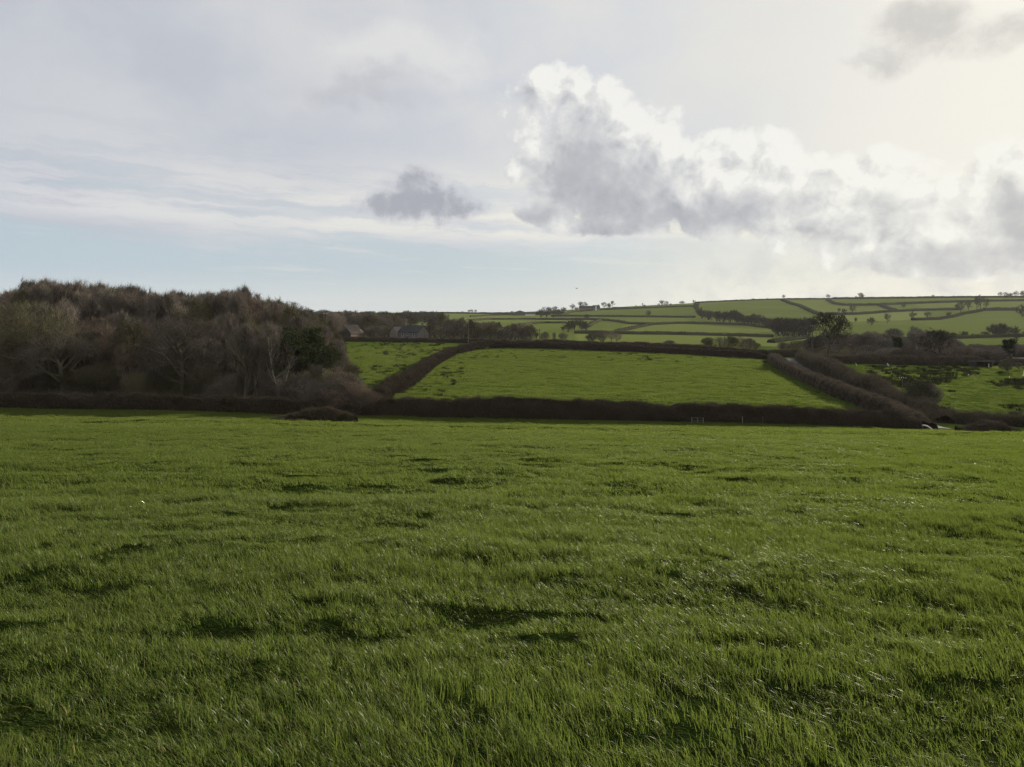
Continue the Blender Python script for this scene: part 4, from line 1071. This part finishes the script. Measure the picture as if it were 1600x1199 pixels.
wb = root('white_sheet', x, y, radians(10), 'tall white pointed canvas sheet at the right edge of the rough meadow', 'sheet')
m = MB(); m.add([(-.35, -.02, .25), (.55, -.02, .15), (.9, -.02, 2.0), (.25, -.02, 2.1), (-.35, .04, .25), (.55, .04, .15), (.9, .04, 2.0), (.25, .04, 2.1)], [(0, 1, 2, 3), (7, 6, 5, 4), (0, 4, 5, 1), (1, 5, 6, 2), (2, 6, 7, 3), (3, 7, 4, 0)]); m.build('canvas', MAT['white'], wb)
m = MB(); m.tube([(.6, .08, -.1), (.6, .08, 2.1)], .04, 6); m.build('pole', MAT['pole'], wb)
x, y = at(1580, 214)
st = root('pollard_stump', x, y, 0, 'thick ivy-dark pollarded stump forking at the top behind the round bush', 'tree stump')
m = MB(); m.tube([(0, 0, -.2), (.05, 0, 1.6), (0, .05, 2.8), (.1, 0, 3.4)], [.42, .36, .42, .55], 10); m.build('trunk', MAT['bark'], st)
V = leaf_cloud([(np.array([0, 0, 1.]), np.array([0, 0, 3.3]), 1, 1, 3), (np.array([0, 0, 3.2]), np.array([.9, 0, 4.2]), 1, 1, 3), (np.array([0, 0, 3.2]), np.array([-.9, 0, 4.1]), 1, 1, 3)], 900, .16, 5)
obj('ivy', mesh_np('ivy', V, [np.arange(len(V)).reshape(-1, 4)], MAT['leaf']), st)

# hurdle by the long hedge and white curved rail at the lane foot
x, y = at(1090, 89.3)
hd = root('sheep_hurdle', x, y, 0, 'small pale metal hurdle with three uprights against the long dark hedge', 'hurdle')
for k, dx in enumerate((-.68, 0., .66)):
    m = MB(); m.tube([(dx, 0, -.1), (dx, 0, .72 - .05 * k)], .035, 6); m.build('post', MAT['metal'], hd)
for z in (.3, .62):
    m = MB(); m.tube([(-.68, .03, z), (.66, .03, z)], .012, 6); m.build('rail', MAT['metal'], hd)
x, y = at(1449, 91.)
z0 = HY - 672
cr = root('curved_rail', x, y, 0, 'short white curved rail arching down where the lane meets the field brow', 'rail', dz=0)
zt = (HY - 664.5) / F * 91. - cr.location.z
m = MB(); m.tube([(-.62 + 1.25 * t, 0, zt - .60 * t ** 2.2) for t in np.linspace(0, 1, 9)], [.05, .07, .08, .085, .085, .085, .08, .075, .07], 8); m.build('arched_rail', MAT['white'], cr)
m = MB(); m.tube([(-.6, 0, -.2), (-.6, 0, zt - .03)], .05, 6); m.build('support_post', MAT['pole'], cr)
m = MB(); m.tube([(.62, 0, -.2), (.63, 0, zt - .6)], .05, 6); m.build('support_post', MAT['pole'], cr)

# telegraph poles
def tpole(px_, base, top, lab, Y=None, r=.14, box=False):
    Y = Y or hit(px_, base, 92); x, y = at(px_, Y); o = root('telegraph_pole', x, y, R.uniform(-.3, .3), lab, 'telegraph pole', 'telegraph poles crossing the valley')
    h = (HY - top) / F * Y - o.location.z
    m = MB(); m.tube([(0, 0, -.3), (0, 0, h * .5), (0, 0, h)], [r * 1.15, r, r * .8], 8); m.build('shaft', MAT['pole'], o)
    m = MB(); m.box(-.75, .75, -.13, -.03 - r * .5, h - .45, h - .33); ca = m.build('crossarm', MAT['pole'], o)
    for k in (-.6, -.2, .2, .6):
        m = MB(); m.tube([(k, -.1, h - .33), (k, -.1, h - .16)], .045, 6); m.build('insulator', MAT['ceramic'], ca)
    if box:
        m = MB(); m.box(-.62, -.22, -.2, .15, h * .52, h * .68); m.build('transformer', MAT['slate'], o)
    return o
poles = [tpole(509, 508, 489, 'dark telegraph pole rising over the wood flank', Y=232, r=.16), tpole(731.5, 545, 497, 'telegraph pole at the bend of the diagonal hedge', Y=236, r=.11),
 tpole(843, 534, 514, 'thin telegraph pole behind the top hedge left end', Y=272), tpole(1132, 549, 520, 'telegraph pole in front of the bare copse', Y=266, r=.13),
 tpole(1269.5, 552, 508, 'tall telegraph pole with a transformer beside the big oak', Y=208, r=.17, box=True), tpole(1481.5, 560, 532, 'telegraph pole right of the dark spreading tree', Y=216, r=.13),
 tpole(1410, 612, 588, 'short telegraph pole in the rough meadow by the lane hedge', Y=142, r=.10)]
post(1445, 190, 1.1, .05, 0, 'thin fence stake on the rough meadow top edge', 'pole', 'fence_post')
for p, Y, l in [(1290, 206, 'reddish thin stake in the russet bush by the big oak'), (1285.5, 207, 'second reddish thin stake beside the big oak')]:
    post(p, Y, 2.2, .05, .1, l, 'rust', 'fence_post')
post(1160, 90.4, .8, .045, 0, 'pale stake against the long hedge right of the hurdle', 'metal', 'fence_post')
post(1192, 90.5, .9, .06, 0, 'weathered stake at the foot of the long hedge', 'pole', 'fence_post')

# bird
Yb = 130.; bx, bz = (901 - 800) / F * Yb, (HY - 451) / F * Yb
b = bpy.data.objects.new('bird', None); link(b); b.location = (bx, Yb, bz); b.rotation_euler = (0, 0, .5)
tag(b, 'lone dark bird gliding low over the valley sky', 'bird')
MAT['feather'] = plain_mat('feather', (.05, .045, .04), .7)
m = MB(); m.tube([(0, -.2, 0), (0, -.13, 0), (0, 0, .01), (0, .12, 0), (0, .24, 0)], [.012, .035, .05, .03, .012], 8); m.build('body', MAT['feather'], b)
for sg in (-1, 1):
    m = MB(); m.add([(0, -.07, .02), (sg * .18, -.10, .10), (sg * .42, .0, .07), (sg * .18, .05, .10), (0, .08, .02), (0, -.07, .035), (sg * .18, -.10, .112), (sg * .42, .0, .078), (sg * .18, .05, .112), (0, .08, .035)], [(0, 1, 2, 3, 4), (9, 8, 7, 6, 5), (0, 5, 6, 1), (1, 6, 7, 2), (2, 7, 8, 3), (3, 8, 9, 4)]); m.build('wing', MAT['feather'], b)
m = MB(); m.add([(0, .2, .01), (-.06, .34, .01), (.06, .34, .01), (0, .2, .02), (-.06, .34, .02), (.06, .34, .02)], [(0, 1, 2), (5, 4, 3), (0, 3, 4, 1), (1, 4, 5, 2), (2, 5, 3, 0)]); m.build('tail', MAT['feather'], b)
DENOISE = True

# ------------------------------------------------------------------ haze
HZ = 0.000035
if HZ:
    m = bpy.data.materials.new('air'); m.use_nodes = True; N, L = m.node_tree.nodes, m.node_tree.links; N.clear()
    v = N.new('ShaderNodeVolumePrincipled'); v.inputs['Color'].default_value = (.88, .90, .93, 1); v.inputs['Density'].default_value = HZ; v.inputs['Anisotropy'].default_value = .0
    o = N.new('ShaderNodeOutputMaterial'); L.new(v.outputs[0], o.inputs['Volume'])
    mb = MB(); mb.box(-6600, 6600, -140, 2800, -260, 90); hz = mb.build('haze', m); tag(hz, kind='stuff')

# ------------------------------------------------------------------ sky
w = bpy.data.worlds.new('World'); scn.world = w; w.cycles.sampling_method = 'MANUAL'; w.cycles.sample_map_resolution = 128; w.use_nodes = True
N, L = w.node_tree.nodes, w.node_tree.links; N.clear()
def AE(px, py):
    return math.atan2(px - 800, F) * 10, math.atan2(HY - py, math.hypot(F, px - 800)) * 10
tc = N.new('ShaderNodeTexCoord').outputs['Generated']
sx = N.new('ShaderNodeSeparateXYZ'); L.new(tc, sx.inputs[0])
def M(op, a, b=None, c=None, clamp=False):
    n = N.new('ShaderNodeMath'); n.operation = op; n.use_clamp = clamp
    for k, v in enumerate((a, b, c)):
        if v is None: continue
        if isinstance(v, (int, float)): n.inputs[k].default_value = v
        else: L.new(v, n.inputs[k])
    return n.outputs[0]
def VM(op, a, b, s=None):
    n = N.new('ShaderNodeVectorMath'); n.operation = op
    for k, v in enumerate((a, b)):
        if v is None: continue
        if isinstance(v, tuple): n.inputs[k].default_value = v
        else: L.new(v, n.inputs[k])
    if s is not None: n.inputs['Scale'].default_value = s
    return n.outputs['Value'] if op in ('DOT_PRODUCT', 'LENGTH') else n.outputs['Vector']
az = M('MULTIPLY', M('ARCTAN2', sx.outputs[0], sx.outputs[1]), 10.)
el = M('MULTIPLY', M('ARCSINE', sx.outputs[2]), 10.)
cb = N.new('ShaderNodeCombineXYZ'); L.new(az, cb.inputs[0]); L.new(el, cb.inputs[1])
q = cb.outputs[0]
def mapr(v, a, b, c=0., d=1., smooth=True):
    n = N.new('ShaderNodeMapRange'); n.clamp = True; n.interpolation_type = 'SMOOTHSTEP' if smooth else 'LINEAR'
    L.new(v, n.inputs[0])
    for k, x in zip((1, 2, 3, 4), (a, b, c, d)): n.inputs[k].default_value = x
    return n.outputs[0]
def nz(vec, sc, det=4, rough=.55, kind='FBM'):
    n = N.new('ShaderNodeTexNoise'); n.noise_type = kind; n.inputs['Scale'].default_value = sc; n.inputs['Detail'].default_value = det; n.inputs['Roughness'].default_value = rough
    L.new(vec, n.inputs['Vector']); return n.outputs['Fac'], n.outputs['Color']
def blobs(vec, lst, k=.35):
    out = None
    for (px, py, rx, ry, amp) in lst:
        a, e = AE(px, py); ra, re = rx / 118.6, ry / 118.6
        d = VM('MULTIPLY', VM('SUBTRACT', vec, (a, e, 0)), (1 / ra, 1 / re, 0))
        f = M('MULTIPLY_ADD', VM('DOT_PRODUCT', d, d), -amp * .5, amp)
        out = f if out is None else M('SMOOTH_MAX', out, f, k)
    return M('MAXIMUM', out, -3.)
CUM = [(893, 200, 44, 50, .9), (862, 140, 30, 26, .85), (912, 132, 17, 22, .8), (945, 165, 34, 34, .95), (990, 200, 44, 40, 1), (920, 262, 66, 78, 1.2), (1022, 255, 42, 48, 1), (980, 310, 84, 52, 1.2), (846, 328, 34, 18, .9), (940, 345, 74, 20, 1.),
       (810, 262, 16, 16, .6), (835, 185, 34, 40, .45), (1095, 238, 50, 22, .8), (1165, 240, 58, 26, .9), (1222, 250, 36, 20, .9), (1130, 300, 110, 50, 1.2), (1200, 320, 100, 42, 1.), (1290, 262, 56, 18, .8), (1385, 246, 34, 15, .9), (1340, 268, 54, 22, .9), (1310, 320, 100, 52, 1.1), (1400, 350, 84, 50, 1.), (1500, 385, 110, 36, 1.1), (1470, 302, 24, 18, .8),
       (1545, 345, 56, 34, 1.), (1606, 312, 36, 50, 1.1), (1700, 340, 120, 70, 1.2), (1900, 300, 200, 100, 1.2)]
DRK = [(912, 262, 50, 60, 1.1), (960, 300, 84, 48, 1.1), (845, 332, 36, 16, 1.), (1010, 345, 110, 22, .9), (1110, 335, 80, 24, 1.), (1190, 322, 60, 16, .6), (1385, 318, 34, 14, .6), (1345, 358, 60, 16, .5), (1460, 345, 24, 12, .4), (1500, 410, 110, 15, .9), (1600, 330, 40, 26, 1.), (1560, 400, 80, 18, .8), (1750, 340, 120, 50, 1)]
SMD = [(650, 300, 36, 30, 1.2), (628, 322, 52, 20, 1.2), (672, 318, 50, 26, 1.1), (708, 326, 44, 16, 1.)]
SOFT = [(600, 150, 110, 22, .6), (580, 125, 90, 34, 1), (528, 148, 60, 22, .8), (640, 130, 60, 34, .6), (1440, 45, 70, 34, 1.1), (1400, 84, 60, 26, 1.), (1345, 92, 34, 16, .9), (1530, 60, 60, 26, .8), (1465, 420, 100, 12, .9), (1550, 410, 80, 16, 1.)]
# domain warp
_, wc = nz(q, .9, 2, .5); _, wc2 = nz(q, 3.2, 2, .5)
warp = VM('ADD', VM('SCALE', VM('SUBTRACT', wc, (.5, .5, .5)), None, .32), VM('SCALE', VM('SUBTRACT', wc2, (.5, .5, .5)), None, .16))
qw = VM('ADD', q, warp)
def puffs(vec):
    n = N.new('ShaderNodeTexVoronoi'); n.feature = 'F1'; n.inputs['Scale'].default_value = 1.9; n.inputs['Detail'].default_value = 2.5
    n.inputs['Roughness'].default_value = .55; n.inputs['Lacunarity'].default_value = 2.2; n.normalize = True
    L.new(vec, n.inputs['Vector']); return n.outputs['Distance']
def field(vec, detail=True):
    b = blobs(vec, CUM)
    p = M('SUBTRACT', .42, puffs(vec))
    f = M('MULTIPLY_ADD', p, 2.6, b)
    fn, _ = nz(vec, 2.6, 5, .62)
    base = mapr(az, 1.8, 4.4, 1.18, .55)
    f = M('SUBTRACT', f, M('MULTIPLY', M('MAXIMUM', M('SUBTRACT', base, el), 0.), 4.5))
    return M('MULTIPLY_ADD', M('SUBTRACT', fn, .5), 1.7, f), b, p
f0, b0, p0 = field(qw)
sund = VM('ADD', qw, (.17, .13, 0))
f1, b1, p1 = field(sund)
cov = mapr(f0, .20, .80)
thin = mapr(f0, .5, 1.5, 1., 0.)
relief = M('SUBTRACT', f0, f1)
dk = mapr(M('MULTIPLY_ADD', M('SUBTRACT', nz(qw, 1.6, 4, .6)[0], .5), 1.2, M('MULTIPLY_ADD', p0, .8, blobs(qw, DRK, .5))), -.45, 1.5)
lit = M('MULTIPLY', M('MULTIPLY', relief, .85), M('MULTIPLY_ADD', dk, -.7, 1.))
lit = M('ADD', M('MULTIPLY_ADD', thin, .12, .66), lit)
lit = M('SUBTRACT', lit, M('MULTIPLY', dk, .54))
lit = M('ADD', lit, mapr(az, 1.2, 4.2, 0, .13))
lit = M('MAXIMUM', M('MINIMUM', lit, 1.), 0.)
def rampw(fac, stops):
    r = N.new('ShaderNodeValToRGB')
    while len(r.color_ramp.elements) < len(stops): r.color_ramp.elements.new(.5)
    for e, (p, c) in zip(r.color_ramp.elements, stops): e.position = p; e.color = (*c, 1)
    L.new(fac, r.inputs[0]); return r.outputs[0]
def mx(f, a, b):
    n = N.new('ShaderNodeMix'); n.data_type = 'RGBA'
    for s_, v in ((0, f), (6, a), (7, b)):
        if isinstance(v, (int, float)): n.inputs[s_].default_value = v
        elif isinstance(v, tuple): n.inputs[s_].default_value = (*v, 1)
        else: L.new(v, n.inputs[s_])
    return n.outputs[2]
def S3(r, g, b):   # display 0-255 -> linear scene value
    f = lambda c: ((c / 255 + .055) / 1.055) ** 2.4
    return (f(r), f(g), f(b))
ccol = rampw(lit, [(0, S3(172, 174, 181)), (.25, S3(188, 190, 195)), (.55, S3(212, 213, 214)), (.8, S3(228, 228, 226)), (1, S3(242, 241, 237))])
warm = mapr(az, 1.5, 6.)
ccol = mx(M('MULTIPLY', warm, .38), ccol, mx(lit, S3(206, 202, 196), S3(255, 253, 238)))
# veil of high cloud
zone = mapr(az, -6., 6.4, 0, 1, False)
veil = rampw(zone, [(0, S3(186, 191, 202)), (.3, S3(196, 200, 209)), (.55, S3(210, 214, 220)), (.75, S3(226, 226, 224)), (.9, S3(235, 233, 226)), (1, S3(239, 235, 225))])
soft1, _ = nz(VM('MULTIPLY', qw, (.8, 1.3, 1)), .55, 4, .5)
veil = mx(mapr(soft1, .35, .68, 0, .75), veil, mx(zone, S3(206, 209, 214), S3(240, 236, 226)))
# soft glow of sun behind the cloud to the right
sa, se = SUN_AZ * 10, SUN_EL * 10
gd = VM('LENGTH', VM('MULTIPLY', VM('SUBTRACT', q, (sa, se, 0)), (1., 1.25, 0)), None)
veil = mx(mapr(gd, .4, 4.0, .42, 0.), veil, S3(255, 252, 240))
# streaks near the bottom of the veil
rot = N.new('ShaderNodeVectorRotate'); rot.rotation_type = 'Z_AXIS'; L.new(q, rot.inputs['Vector']); rot.inputs['Angle'].default_value = .045
st1, _ = nz(VM('MULTIPLY', VM('ADD', rot.outputs[0], VM('SCALE', VM('SUBTRACT', wc2, (.5, .5, .5)), None, .15)), (.34, 3.4, 1)), 1.0, 6, .62)
edge_y = M('ADD', M('MULTIPLY', az, -.02), .95)              # lower rim of the veil
edge = M('ADD', M('SUBTRACT', el, edge_y), M('MULTIPLY', M('SUBTRACT', st1, .5), 1.25))
vcov = mapr(edge, -.12, .22)
band = M('MULTIPLY', mapr(M('SUBTRACT', el, edge_y), .0, .3), mapr(M('SUBTRACT', el, edge_y), .35, 1.4, 1, 0))
bcol = rampw(zone, [(0, S3(214, 216, 220)), (.5, S3(239, 237, 226)), (1, S3(251, 247, 228))])
veil = mx(M('MULTIPLY', band, mapr(st1, .36, .62, .1, .9)), veil, bcol)
# blue gaps inside the streaks on the left
gap = M('MULTIPLY', M('MULTIPLY', mapr(st1, .38, .50, 1, 0), mapr(M('SUBTRACT', el, edge_y), .3, 1.5, 1, 0)), mapr(az, -5.5, 1., .5, .05))
vcov = M('MULTIPLY', vcov, M('SUBTRACT', 1., gap))
# horizon murk and thin wisps below the rim
murk_c = rampw(zone, [(0, S3(199, 208, 214)), (.45, S3(209, 213, 211)), (.75, S3(226, 225, 216)), (1, S3(232, 229, 216))])
gap_c = rampw(zone, [(0, S3(184, 199, 209)), (.4, S3(192, 204, 210)), (.6, S3(204, 212, 213)), (.8, S3(228, 228, 218)), (1, S3(240, 236, 220))])
mk0 = mapr(el, .2, .75, 1, 0.)
murk = mk0
wis, _ = nz(VM('MULTIPLY', rot.outputs[0], (.5, 6., 1)), 1.1, 5, .6)
murk = M('MAXIMUM', murk, M('MULTIPLY', mapr(wis, .52, .66), .75))
murk_c = mx(murk, gap_c, murk_c)
murk = M('MAXIMUM', murk, .97)
# compose
nish = N.new('ShaderNodeTexSky'); nish.sky_type = 'NISHITA'; nish.sun_disc = False; nish.sun_elevation = SUN_EL; nish.sun_rotation = SUN_AZ; nish.dust_density = .3; nish.ozone_density = 3.; nish.altitude = 100
bg0 = N.new('ShaderNodeBackground'); L.new(nish.outputs[0], bg0.inputs[0]); bg0.inputs[1].default_value = .05
cloud = mx(vcov, murk_c, veil)
fac = M('MAXIMUM', vcov, murk)
sm, _ = nz(VM('MULTIPLY', qw, (1., 1.2, 1)), 1.5, 5, .6)
fs = M('MULTIPLY_ADD', M('SUBTRACT', sm, .5), 2.6, blobs(qw, SOFT))
cs_ = mapr(fs, .15, 1.3)
scol = mx(mapr(az, -2, 5), S3(188, 190, 198), S3(196, 194, 190))
halo = mapr(M('MULTIPLY_ADD', M('SUBTRACT', sm, .5), 2.2, blobs(VM('ADD', qw, (-.35, -.3, 0)), SOFT)), -.3, .9, 0, .6)
cloud = mx(halo, cloud, mx(zone, S3(216, 217, 220), S3(252, 248, 238)))
cloud = mx(M('MULTIPLY', cs_, .75), cloud, scol)
lowc = M('MULTIPLY', mapr(az, .3, 3.2), mapr(M('ADD', el, M('MULTIPLY', M('SUBTRACT', sm, .5), 1.4)), .15, 1.5, 1, 0))
cloud = mx(M('MULTIPLY', lowc, .9), cloud, mx(mapr(sm, .35, .65), S3(216, 216, 212), S3(240, 237, 224)))
fac = M('MAXIMUM', fac, lowc)
cloud = mx(M('MULTIPLY', cov, mapr(f0, .1, 1.0, .75, 1.)), cloud, ccol)
fd = M('MULTIPLY_ADD', M('SUBTRACT', .42, puffs(qw)), 1.6, M('MULTIPLY_ADD', M('SUBTRACT', nz(qw, 3.2, 6, .65)[0], .5), 2.4, blobs(qw, SMD)))
dcov = mapr(fd, -.1, .9)
cloud = mx(dcov, cloud, mx(mapr(fd, .3, 1.3), S3(202, 204, 209), S3(170, 173, 182)))
fac = M('MAXIMUM', M('MAXIMUM', fac, cov), M('MAXIMUM', dcov, cs_))
bg1 = N.new('ShaderNodeBackground'); L.new(cloud, bg1.inputs[0]); bg1.inputs[1].default_value = SK
ms = N.new('ShaderNodeMixShader'); L.new(fac, ms.inputs[0]); L.new(bg0.outputs[0], ms.inputs[1]); L.new(bg1.outputs[0], ms.inputs[2])
wo = N.new('ShaderNodeOutputWorld'); L.new(ms.outputs[0], wo.inputs[0])

# ------------------------------------------------------------------ sun, camera, view
sl = bpy.data.lights.new('sun', 'SUN'); sl.energy = 5.0; sl.angle = radians(.6); sl.color = (1., .90, .74)
so = bpy.data.objects.new('sun', sl); link(so)
d = np.array([sin(SUN_AZ) * cos(SUN_EL), cos(SUN_AZ) * cos(SUN_EL), sin(SUN_EL)])
from mathutils import Vector
so.rotation_euler = Vector(d).to_track_quat('Z', 'Y').to_euler(); so.location = (60, 60, 60)
cam = bpy.data.cameras.new('camera'); co = bpy.data.objects.new('camera', cam); link(co); scn.camera = co
co.location = (0, 0, 0); co.rotation_euler = (radians(90), 0, 0)
cam.sensor_width = 36; cam.lens = 36 * F / 1600; cam.shift_y = -(599.5 - HY) / 1600
cam.clip_start = .05; cam.clip_end = 30000
vs = scn.view_settings; scn.display_settings.display_device = 'sRGB'
vs.view_transform = 'Standard'; vs.look = 'None'; vs.exposure = EXPO; vs.gamma = 1; vs.use_curve_mapping = False
scn.cycles.max_bounces = 6; scn.cycles.diffuse_bounces = 3; scn.cycles.transmission_bounces = 3; scn.cycles.glossy_bounces = 2; scn.cycles.volume_bounces = 0
scn.cycles.use_adaptive_sampling = True; scn.cycles.adaptive_threshold = .02
scn.cycles.use_denoising = DENOISE; scn.cycles.denoising_input_passes = 'RGB_ALBEDO_NORMAL'; scn.cycles.denoising_prefilter = 'NONE'
